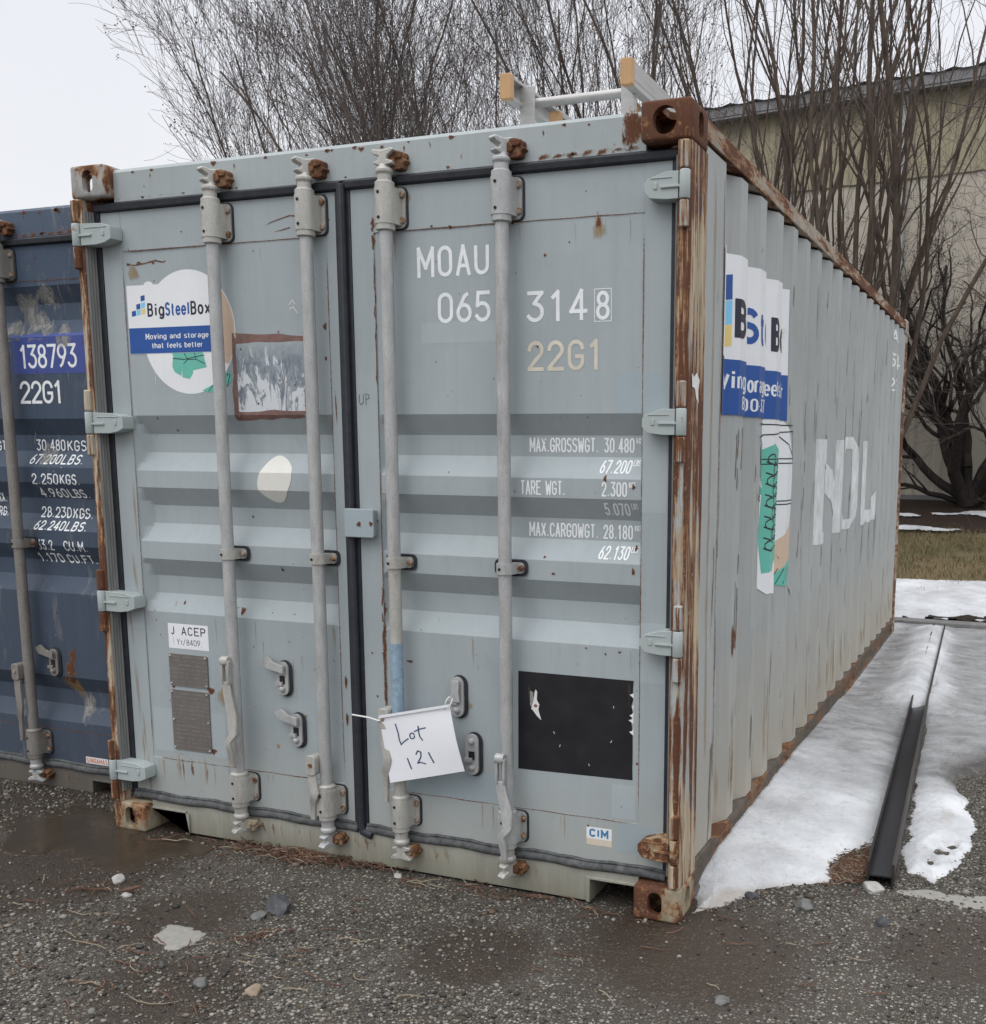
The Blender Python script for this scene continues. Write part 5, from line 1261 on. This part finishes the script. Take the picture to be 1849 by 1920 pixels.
# grass blades
t = NT('grass_blades'); q = t.n('Attribute', attribute_name='tone').outputs['Fac']
t.set(t.mix(q, (.10, .105, .045), (.27, .20, .115)), .8, 0, .2); M['blade'] = t.m
n = 26000; gx = nrs.uniform(.8, 6, n); gy = 8.35 + 3.6 * nrs.rand(n) ** 1.0; keep = (fbm(gx, gy, 3, 3) > .32); gx, gy = gx[keep], gy[keep]
ex = nrs.uniform(1.5, 6, 900); ey = nrs.uniform(7.2, 8.5, 900); kp = fbm(ex, ey, 2.5, 13) > .62; gx = np.concatenate([gx, ex[kp]]); gy = np.concatenate([gy, ey[kp]])
n = len(gx); gz = terrain(gy) + np.where(gy < 8.5, .05, 0); ang = nrs.uniform(0, 6.28, n); hh = nrs.uniform(.03, .09, n); ln = nrs.uniform(.01, .07, n); w = .004
ca, sa = np.cos(ang), np.sin(ang)
V = np.stack([np.stack([gx - w * sa, gy + w * ca, gz], 1), np.stack([gx + w * sa, gy - w * ca, gz], 1), np.stack([gx + ln * ca, gy + ln * sa, gz + hh], 1)], 1).reshape(-1, 3)
tag(np_mesh('grass_blades', V, np.arange(3 * n).reshape(-1, 3), M['blade'], attrs={'tone': np.repeat(np.clip(fbm(gx, gy, 1.2, 6) * 1.6 - .3 + nrs.uniform(-.2, .2, n), 0, 1), 3)}), 'short brown and green winter grass', 'grass', kind='stuff')
# kerb
mb = MB(); kb = [(2.0, 6.52), (3.2, 6.50), (12, 6.30)]
for (xa, ya), (xb, yb) in zip(kb, kb[1:]): mb.add([(xa, ya, -.02), (xb, yb, -.02), (xb, yb + .15, -.02), (xa, ya + .15, -.02), (xa, ya + .01, .045), (xb, yb + .01, .045), (xb, yb + .15, .05), (xa, ya + .15, .05)], [(0, 1, 5, 4), (4, 5, 6, 7), (2, 3, 7, 6), (0, 4, 7, 3), (1, 2, 6, 5)])
M['kerb'] = simple('damp_concrete', (.17, .165, .16), .7, 0, .25, 12, .3)
tag(mb.build('kerb', M['kerb'], bevel=.008), 'low concrete kerb at the far end of the container', 'kerb', kind='structure')
strip('soil_edge', 2.65, 12, 6.72, 6.90, .03, .02, M['mulch'], lambda X, Y, S: .03 + .05 * fbm(X, Y, 7, 3), 'dark strip of soil behind the kerb', 'soil', 'structure', .07, 51)

# ------------------------------------------------------------------ steel channel
M['steel'] = simple('dark_wet_steel', (.020, .021, .026), .24, .15, .5, 9, .2, .5, (1, .15, 1))
M['steel_rust'] = simple('dark_rusty_steel', (.032, .026, .024), .5, .1, .6, 9, .3, .4, (1, .15, 1))
beam = empty('steel_beam', (3.02, .565, 0), 0, label='long black steel channel lying in the snow', cat='beam')
def along(mb, prof, y0, y1, mat=0):
    n = max(2, int((y1 - y0) / .3)); vs = []
    for i in range(n + 1):
        y = y0 + (y1 - y0) * i / n; x = float(beam_x(np.array(y)))
        vs += [(x + a - 3.02, y - .565, b) for a, b in prof]
    k = len(prof); mb.add(vs, [(i * k + j, i * k + (j + 1) % k, (i + 1) * k + (j + 1) % k, (i + 1) * k + j) for i in range(n) for j in range(k)] + [list(range(k))[::-1], [n * k + j for j in range(k)]], mat)
mb = MB(); along(mb, [(-.040, .040), (.040, .040), (.040, .046), (-.040, .046)], .565, 6.15); mb.build('web', M['steel'], beam)
for s in (-1, 1):
    mb = MB(); along(mb, [(s * .040, .004), (s * .0485, .004), (s * .0485, .092), (s * .040, .094)][::s], .565, 6.15); mb.build('flange', M['steel_rust'], beam)

# ------------------------------------------------------------------ stones, gravel, litter
def ico(): 
    bm = bmesh.new(); bmesh.ops.create_icosphere(bm, subdivisions=1, radius=1); v = np.array([x.co[:] for x in bm.verts]); f = np.array([[q.index for q in p.verts] for p in bm.faces]); bm.free(); return v, f
IV, IF = ico()
t = NT('pebbles'); q = t.n('Attribute', attribute_name='tone').outputs['Fac']; q2 = t.n('Attribute', attribute_name='warm').outputs['Fac']
cl = t.mix(t.ramp(q, 0, 1), (.024, .023, .021), (.36, .34, .30)); cl = t.mix(t.mul(q2, .55), cl, (.24, .17, .10))
t.set(t.mix(t.mul(t.noise(t.coord(), 160, 3), .5), cl, (.05, .045, .04)), .75, 0, .35); M['pebble'] = t.m
def on_free(x, y):
    ok = ~((x > -.02) & (x < 2.46) & (y > .05)) & ~((x < -.1) & (y > .30))
    ok &= ~((sdf(left, x, y) > .02) | (sdf(rightp, x, y) > .02)); ok &= np.abs(x - beam_x(y)) > .06
    return ok
N0 = 230000; px = nrs.uniform(-1.3, 4.2, N0); py = -1.75 + 4.6 * nrs.rand(N0) ** 1.35
mud_d = np.exp(-((px - 2.55) ** 2 + (py + .16) ** 2) / .22) + np.exp(-((px - .15) ** 2 + (py + .35) ** 2) / .32) + .7 * np.exp(-((px - 3.35) ** 2 + (py - .15) ** 2) / .12)
keep = on_free(px, py) & (nrs.rand(N0) > .88 * np.clip(mud_d, 0, 1)) & (nrs.rand(N0) < .12 + 2.6 * np.clip(fbm(px, py, 1.6, 15) - .33, 0, 1)) & ~((px > .9) & (px < 1.04) & (py > -.75) & (py < -.62)) & (sdf(pud, px, py) < .03)
px, py = px[keep], py[keep]; n = len(px)
sz = .0018 + .0062 * nrs.rand(n) ** 2.6 + (nrs.rand(n) < .006 + .03 * ((px < 1.1) & (py < -.55))) * nrs.uniform(.002, .009, n)
sc = sz[:, None] * nrs.uniform(.7, 1.3, (n, 3)); sc[:, 2] *= .65
th = nrs.uniform(0, 6.28, n); c_, s_ = np.cos(th), np.sin(th)
J = IV[None] * nrs.uniform(.75, 1.2, (n, len(IV), 1)) * sc[:, None, :]
V = np.stack([J[..., 0] * c_[:, None] - J[..., 1] * s_[:, None] + px[:, None], J[..., 0] * s_[:, None] + J[..., 1] * c_[:, None] + py[:, None], J[..., 2] + sz[:, None] * .30], -1)
F = (IF[None] + (np.arange(n) * len(IV))[:, None, None]).reshape(-1, 3)
tone = np.repeat(np.clip(nrs.rand(n) ** 1.9, 0, 1), len(IV)); warm = np.repeat((nrs.rand(n) < .34) * nrs.rand(n), len(IV))
tag(np_mesh('gravel', V.reshape(-1, 3), F, M['pebble'], attrs={'tone': tone, 'warm': warm}), 'loose grey and tan gravel scattered over the yard', 'gravel', kind='stuff')

M['st_dark'] = simple('dark_rock', (.055, .058, .064), .55, 0, .5, 18, .5); M['st_grey'] = simple('grey_rock', (.115, .115, .11), .65, 0, .3, 25, .4)
M['st_pale'] = simple('pale_rock', (.34, .33, .31), .7, 0, .25, 22, .4); M['st_tan'] = simple('tan_rock', (.26, .20, .145), .75, 0, .25, 22, .4)
def stone(loc, r, flat, mat, label, seed):
    bm = bmesh.new(); bmesh.ops.create_icosphere(bm, subdivisions=3, radius=1); rs = random.Random(seed); a = [rs.uniform(.75, 1.3) for _ in range(3)]; off = Vector((seed * 3.1, seed, 0))
    planes = [(Vector((rs.uniform(-1, 1), rs.uniform(-1, 1), rs.uniform(-.3, 1))).normalized(), rs.uniform(.55, .8)) for _ in range(7)]
    for v in bm.verts:
        p = v.co.copy()
        for nn, d in planes:
            k = p.dot(nn) - d
            if k > 0: p -= nn * k * .9
        p *= 1 + .12 * noise.noise(p * 2.3 + off)
        v.co = Vector((p.x * a[0] * r, p.y * a[1] * r, p.z * flat * r))
    me = bpy.data.meshes.new('stone'); bm.to_mesh(me); bm.free(); me.materials.append(mat); me.polygons.foreach_set('use_smooth', [True] * len(me.polygons)); me.set_sharp_from_angle(angle=R(24))
    o = bpy.data.objects.new('stone', me); col.objects.link(o); o.location = (loc[0], loc[1], r * flat * .45); o.rotation_euler = (0, 0, seed)
    tag(o, label, 'stone', 'larger stones in the gravel')
stone((1.141, -.40), .046, .85, M['st_dark'], 'largest dark angular rock lying in front of the centre of the doors', 1)
stone((1.115, -.468), .022, .7, M['st_grey'], 'small grey stone touching the large dark rock', 2)
stone((.451, -.421), .024, .9, M['st_pale'], 'white stone beside the puddle', 3)
stone((.575, -.505), .022, .5, M['st_pale'], 'pale flat stone between the puddle and the cement patch', 4)
stone((3.0, .53), .038, .55, M['st_pale'], 'pale broken concrete lump at the end of the steel channel', 5)
stone((2.80, .294), .030, .7, M['st_grey'], 'grey pebble in front of the snow edge', 6)
stone((3.065, .258), .030, .6, M['st_dark'], 'dark flat stone in the open gravel right of the snow edge', 7)
stone((2.611, .315), .022, .6, M['st_dark'], 'dark stone half under the edge of the snow', 8)
stone((1.43, -.875), .026, .7, M['st_tan'], 'tan rounded stone near the bottom edge of the view', 9)
stone((1.26, -.90), .022, .8, M['st_grey'], 'grey stone left of the tan one near the bottom edge', 10)
stone((2.70, -.42), .024, .55, M['st_grey'], 'flat grey stone in the brown damp patch, lower right', 12)
stone((1.36, .0), .020, .5, M['st_pale'], 'pale stone lying under the sill near the centre', 14)

M['litter'] = simple('dry_stalks', (.135, .075, .052), .8, 0, .45, 9, 0, .2); M['litter_pale'] = simple('pale_stalks', (.27, .22, .16), .8, 0, .3, 9, 0, .2)
def litter(name, spots, label, kind='stuff'):
    mb = MB()
    for (cx, cy, sx, sy, num, L, z) in spots:
        for i in range(num):
            x, y = rng.gauss(cx, sx), rng.gauss(cy, sy); a = rng.uniform(0, 6.28) if sx < .12 else rng.gauss(.1, .6); l = L * rng.uniform(.4, 1.3); b = rng.uniform(-.9, .9); P = []
            for k in range(5):
                f = k / 4 - .5; P.append((x + l * f * math.cos(a + b * f), y + l * f * math.sin(a + b * f), max(.004, z * rng.random() + .004)))
            mb.tube(P, [.0016, .002, .0019, .0016, .001], 4, rng.choice([0, 0, 0, 1]))
    return tag(mb.build(name, [M['litter'], M['litter_pale']]), label, 'plant litter', kind=kind)
litter('dry_stalks', [(.90, .02, .13, .028, 150, .10, .03), (.75, .0, .16, .03, 40, .14, .02), (1.1, .03, .16, .02, 40, .10, .02), (1.6, .0, .25, .03, 25, .10, .015), (2.0, .0, .2, .03, 10, .1, .01)], 'reddish dry stalks blown against the sill of the grey container')
litter('dry_stalks', [(2.905, .70, .035, .075, 260, .075, .014), (2.865, .62, .035, .035, 110, .07, .010), (2.93, .85, .015, .08, 60, .06, .012)], 'reddish dry stalks heaped beside the steel channel')
litter('dry_stalks', [(.62, -.62, .25, .12, 16, .10, .008), (1.25, -.65, .2, .1, 22, .07, .008), (1.0, -1.0, .3, .12, 18, .12, .008), (1.7, -.55, .3, .2, 18, .08, .006), (.45, -.52, .02, .03, 6, .12, .01), (2.8, -.25, .4, .25, 14, .09, .006), (1.22, -.58, .02, .03, 14, .06, .012)], 'single dry stalks and pine needles scattered on the gravel')
mb = MB(); mb.prism([(0, 0), (.045, .012), (.075, .030), (.060, .034), (.02, .022)], .004, .009, 'xy'); mb.build('dead_leaf', M['litter'], loc=(.53, -.50, .002)); o = bpy.data.objects['dead_leaf']; o.rotation_euler = (.25, -.1, .2); tag(o, 'curled brown dead leaf between puddle and cement patch', 'leaf')

# ------------------------------------------------------------------ building behind
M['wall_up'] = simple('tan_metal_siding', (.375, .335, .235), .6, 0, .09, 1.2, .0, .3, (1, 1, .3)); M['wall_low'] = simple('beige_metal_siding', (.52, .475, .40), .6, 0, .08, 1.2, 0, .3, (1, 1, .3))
M['fascia'] = simple('grey_gutter', (.23, .23, .235), .5, .1, .15, 3); M['roofing'] = simple('grey_roof', (.30, .30, .31), .6, 0, .15, 2); M['spout'] = simple('pale_downspout', (.46, .48, .48), .5, 0, .06, 3)
bl = empty('warehouse_building', (2.107, 14.67, .70), math.atan2(-.15022, .98865), label='tall tan metal sided warehouse with grey eaves behind the trees', cat='building')
def siding(z0, z1, mat, y, pitch, nm):
    mb = MB(); xs_ = []; x = -7.5
    while x < 9: xs_ += [(x, 0), (x + pitch * .55, 0), (x + pitch * .62, -.035), (x + pitch * .82, -.035), (x + pitch * .89, 0)]; x += pitch
    vs = [(a, y + b, z) for z in (z0, z1) for a, b in xs_]; k = len(xs_); mb.add(vs, [(i, i + 1, k + i + 1, k + i) for i in range(k - 1)]); mb.build(nm, mat, bl)
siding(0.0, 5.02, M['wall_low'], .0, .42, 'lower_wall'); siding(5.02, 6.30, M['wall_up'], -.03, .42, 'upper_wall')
mb = MB(); mb.box(-7.5, 9, .05, 8, 0, 6.1); mb.build('wall_core', M['wall_low'], bl)
mb = MB(); mb.prism([(-.30, 6.28), (-.30, 6.42), (-.28, 6.42), (-.28, 6.30), (-.02, 6.30), (-.02, 6.28)], -7.7, 9.2, 'yz'); mb.box(-7.7, 9.2, -.29, .02, 6.24, 6.275); mb.build('gutter', M['fascia'], bl)
mb = MB(); vs = []
xs_ = np.arange(-7.7, 9.2, .15)
for yy, zz in ((-.34, 6.43), (4.2, 7.0)): vs += [(x, yy, zz + (.035 if i % 3 == 0 else 0)) for i, x in enumerate(xs_)]
k = len(xs_); mb.add(vs, [(i, i + 1, k + i + 1, k + i) for i in range(k - 1)]); mb.build('roof', M['roofing'], bl)
mb = MB(); mb.box(-.87, -.75, -.14, -.045, .1, 6.24); mb.build('downspout', M['spout'], bl, bevel=.01)
mb = MB(); mb.box(-7.5, 9, -.06, .0, -.1, .12); mb.build('base_trim', M['fascia'], bl)

# ------------------------------------------------------------------ bare trees
M['bark'] = simple('crape_bark', (.105, .083, .070), .8, 0, .4, 3, .2, .2, (6, 6, 1)); M['twig'] = simple('twigs', (.125, .106, .098), .8, 0, .2, 4, 0, .2)
M['bark_pale'] = simple('pale_crape_bark', (.098, .073, .058), .8, 0, .45, 3, .2, .2, (6, 6, 1)); M['bark_dark'] = simple('dark_shrub_bark', (.038, .032, .028), .85, 0, .4, 5, .3, .2, (5, 5, 1)); M['pods'] = simple('dry_seed_pods', (.085, .052, .040), .8, 0, .3, 6, 0, .2)
def tubes_from(segs, n):
    A = np.array(segs, float); p0, p1, r0, r1 = A[:, :3], A[:, 3:6], A[:, 6], A[:, 7]
    d = p1 - p0; L = np.linalg.norm(d, axis=1, keepdims=True); d = d / np.maximum(L, 1e-9); p1 = p1 + d * np.minimum(r1, .01)[:, None] * .5
    ref = np.where(np.abs(d[:, 2:3]) > .9, np.array([[1., 0, 0]]), np.array([[0, 0, 1.]])); u = np.cross(d, ref); u /= np.linalg.norm(u, axis=1, keepdims=True); w = np.cross(d, u)
    a = 2 * np.pi * np.arange(n) / n; ring = u[:, None] * np.cos(a)[None, :, None] + w[:, None] * np.sin(a)[None, :, None]
    V = np.concatenate([p0[:, None] + ring * r0[:, None, None], p1[:, None] + ring * r1[:, None, None]], 1)
    i = np.arange(n); f = np.stack([i, (i + 1) % n, (i + 1) % n + n, i + n], 1); F = (f[None] + (np.arange(len(A)) * 2 * n)[:, None, None]).reshape(-1, 4)
    return V.reshape(-1, 3), F
def norm(v):
    l = math.sqrt(v[0] ** 2 + v[1] ** 2 + v[2] ** 2) or 1; return (v[0] / l, v[1] / l, v[2] / l)
def grow(seed, stems, levels, wig=(.060, .09, .13, .17), up=(.02, .05, .04, .02), pods=0.0):
    """stems: (x,y,z, dx,dy,dz, length, radius). levels: per level (children, angle, length ratio, radius ratio, step)"""
    g = random.Random(seed); trunk = []; crown = []; pod = []
    stack = [(s[:3], norm(s[3:6]), s[6], s[7], 0) for s in stems]
    while stack:
        p, d, L, r, lv = stack.pop()
        ch, ang, lr, rr, step = levels[lv]; n = max(3, int(L / step)); out = trunk if lv <= 1 and r > .009 else crown
        nk = ch if isinstance(ch, int) else g.randint(*ch)
        ks = sorted(g.uniform(.22, .97) for _ in range(nk)); ki = 0; w = wig[min(lv, 3)]
        for i in range(n):
            f0, f1 = i / n, (i + 1) / n
            d = norm((d[0] + g.gauss(0, w), d[1] + g.gauss(0, w), d[2] + g.gauss(0, w) + up[min(lv, 3)]))
            q = (p[0] + d[0] * L / n, p[1] + d[1] * L / n, p[2] + d[2] * L / n)
            ra, rb = r * (1 - .72 * f0), r * (1 - .72 * f1)
            out.append(p + q + (max(ra, .0022), max(rb, .0020)))
            while ki < nk and ks[ki] <= f1:
                ki += 1
                if lv + 1 < len(levels):
                    a = g.gauss(ang, ang * .3); e = norm((g.gauss(0, 1), g.gauss(0, 1), g.gauss(0, 1))); dt = e[0] * d[0] + e[1] * d[1] + e[2] * d[2]
                    e = norm((e[0] - dt * d[0], e[1] - dt * d[1], e[2] - dt * d[2])); ca, sa = math.cos(a), math.sin(a)
                    cd_ = norm((d[0] * ca + e[0] * sa, d[1] * ca + e[1] * sa, d[2] * ca + e[2] * sa + .12))
                    stack.append((q, cd_, L * lr * (1.15 - .6 * f1) * g.uniform(.7, 1.25), max(.0022, rb * rr), lv + 1))
            p = q
        if pods and lv == len(levels) - 1 and g.random() < pods:
            for _ in range(g.randint(2, 6)): pod.append((p[0] + g.gauss(0, .03), p[1] + g.gauss(0, .03), p[2] + g.gauss(0, .03), g.uniform(.006, .013)))
    return trunk, crown, pod
OV = np.array([(1, 0, 0), (-1, 0, 0), (0, 1, 0), (0, -1, 0), (0, 0, 1), (0, 0, -1)], float); OF = np.array([(0, 2, 4), (2, 1, 4), (1, 3, 4), (3, 0, 4), (2, 0, 5), (1, 2, 5), (3, 1, 5), (0, 3, 5)])
def tree(name, base, seed, stems, levels, label, group, bark, twig, pods=0.0, cat='tree', **k):
    o = empty(name, base, 0, label=label, cat=cat, group=group); tr, cr_, pd = grow(seed, stems, levels, pods=pods, **k)
    V, F = tubes_from(tr, 7); np_mesh('trunk', V, F, bark, parent=o, smooth=True)
    V, F = tubes_from(cr_, 3); cr_o = np_mesh('crown', V, F, twig, parent=o)
    if pd:
        P = np.array(pd); V = (OV[None] * P[:, 3, None, None] + P[:, None, :3]).reshape(-1, 3); F = (OF[None] + (np.arange(len(P)) * 6)[:, None, None]).reshape(-1, 3); np_mesh('seed_heads', V, F, M['pods'], parent=o)
    return len(tr), len(cr_)
def fan(seed, n, lean, spread, tilt, L, r, rad=.16, off=0.0):
    """stems rising from one foot: lean and spread are sideways angles in degrees"""
    g = random.Random(seed); S = []
    for i in range(n):
        a = R(lean + spread * ((i + .5) / n * 2 - 1) + g.gauss(0, 3)); b = R(g.gauss(0, tilt))
        S.append((off + g.gauss(math.sin(a) * rad, .05), g.gauss(0, min(.3, rad * .7)), .0, math.sin(a) * math.cos(b), math.sin(b), math.cos(a) * math.cos(b), L * g.uniform(.8, 1.1) , r * g.uniform(.65, 1.15)))
    return S
CR = 'bare multi-stemmed trees behind the container'
LV = [((12, 15), .30, .52, .46, .34), ((8, 11), .38, .48, .45, .20), ((5, 7), .46, .52, .55, .13), ((1, 3), .5, .5, .6, .10)]
LR = [((5, 7), .24, .58, .55, .30), ((4, 6), .36, .42, .38, .20), ((3, 5), .5, .50, .5, .14), ((0, 2), .55, .5, .6, .10)]
TREES = [
 ('bare_tree', (-2.9, 9.0), 3, fan(3, 11, -24, 17, 9, 7.1, .036, 1.8, .85), LV, 'leftmost bare tree, its fine branches leaning far left over the sky', .12),
 ('bare_tree', (-1.55, 9.3), 5, fan(5, 11, -13, 20, 10, 7.8, .040, 1.2, .2), LV, 'bare tree directly behind the ladder with dense upright stems', .15),
 ('bare_tree', (.75, 10.0), 8, fan(8, 15, -5, 23, 8, 8.6, .044, .5), LR, 'bare tree behind the middle of the right top rail, in front of the warehouse', .05),
 ('bare_tree', (1.50, 10.4), 12, fan(12, 13, -3, 17, 8, 8.6, .047, .35), LR, 'bare tree nearest the far right end of the container, stems crossing the downspout', .05),
]
for nm, (x, y), sd, st, lv, lb, pdp in TREES: tree(nm, (x, y, float(terrain(y))), sd, st, lv, lb, CR, M['bark'] if lv is LV else M['bark_pale'], M['twig'], pdp)
tree('bare_tree', (6.9, 11.2, .39), 21, [(0, 0, 0, -.42, -.1, .9, 7, .05), (0, 0, 0, -.2, .1, .95, 7, .06), (.1, 0, 0, .2, 0, .97, 7, .06), (0, .1, 0, -.62, 0, .8, 6, .030), (0, 0, 0, -.75, .1, .62, 5.5, .028), (0, 0, 0, .5, .1, .8, 6, .05)],
     [((10, 13), .6, .5, .5, .3), ((6, 9), .6, .5, .5, .2), ((4, 6), .6, .5, .55, .12), ((1, 2), .6, .5, .6, .1)], 'bare tree rising outside the right edge, its thin arching branches reaching in', CR, M['bark'], M['twig'], .0, wig=(.1, .16, .2, .22), up=(.0, .0, .0, 0))
SH = [(.05 * math.cos(k), .12 * math.sin(k * 2.1), 0, math.sin(R(a)), .15 * math.sin(k * 3), math.cos(R(a)), L, r) for k, (a, L, r) in enumerate(((-50, 3.0, .085), (-36, 3.6, .10), (-24, 3.6, .085), (-10, 3.8, .11), (0, 3.8, .09), (8, 3.6, .08), (20, 3.4, .085), (33, 3.2, .085), (46, 2.8, .07), (58, 2.3, .06), (-58, 1.8, .05), (14, 3.0, .08)))]
tree('bare_shrub', (2.60, 14.0, .70), 31, SH, [((8, 10), .70, .55, .5, .20), ((6, 8), .7, .5, .42, .15), ((4, 6), .65, .5, .5, .11), ((1, 2), .6, .5, .6, .09)], 'dark gnarled multi-stemmed shrub with reddish seed heads against the warehouse wall', None, M['bark_dark'], M['twig'], .22, cat='shrub', wig=(.15, .2, .22, .22), up=(.02, .0, .0, 0))
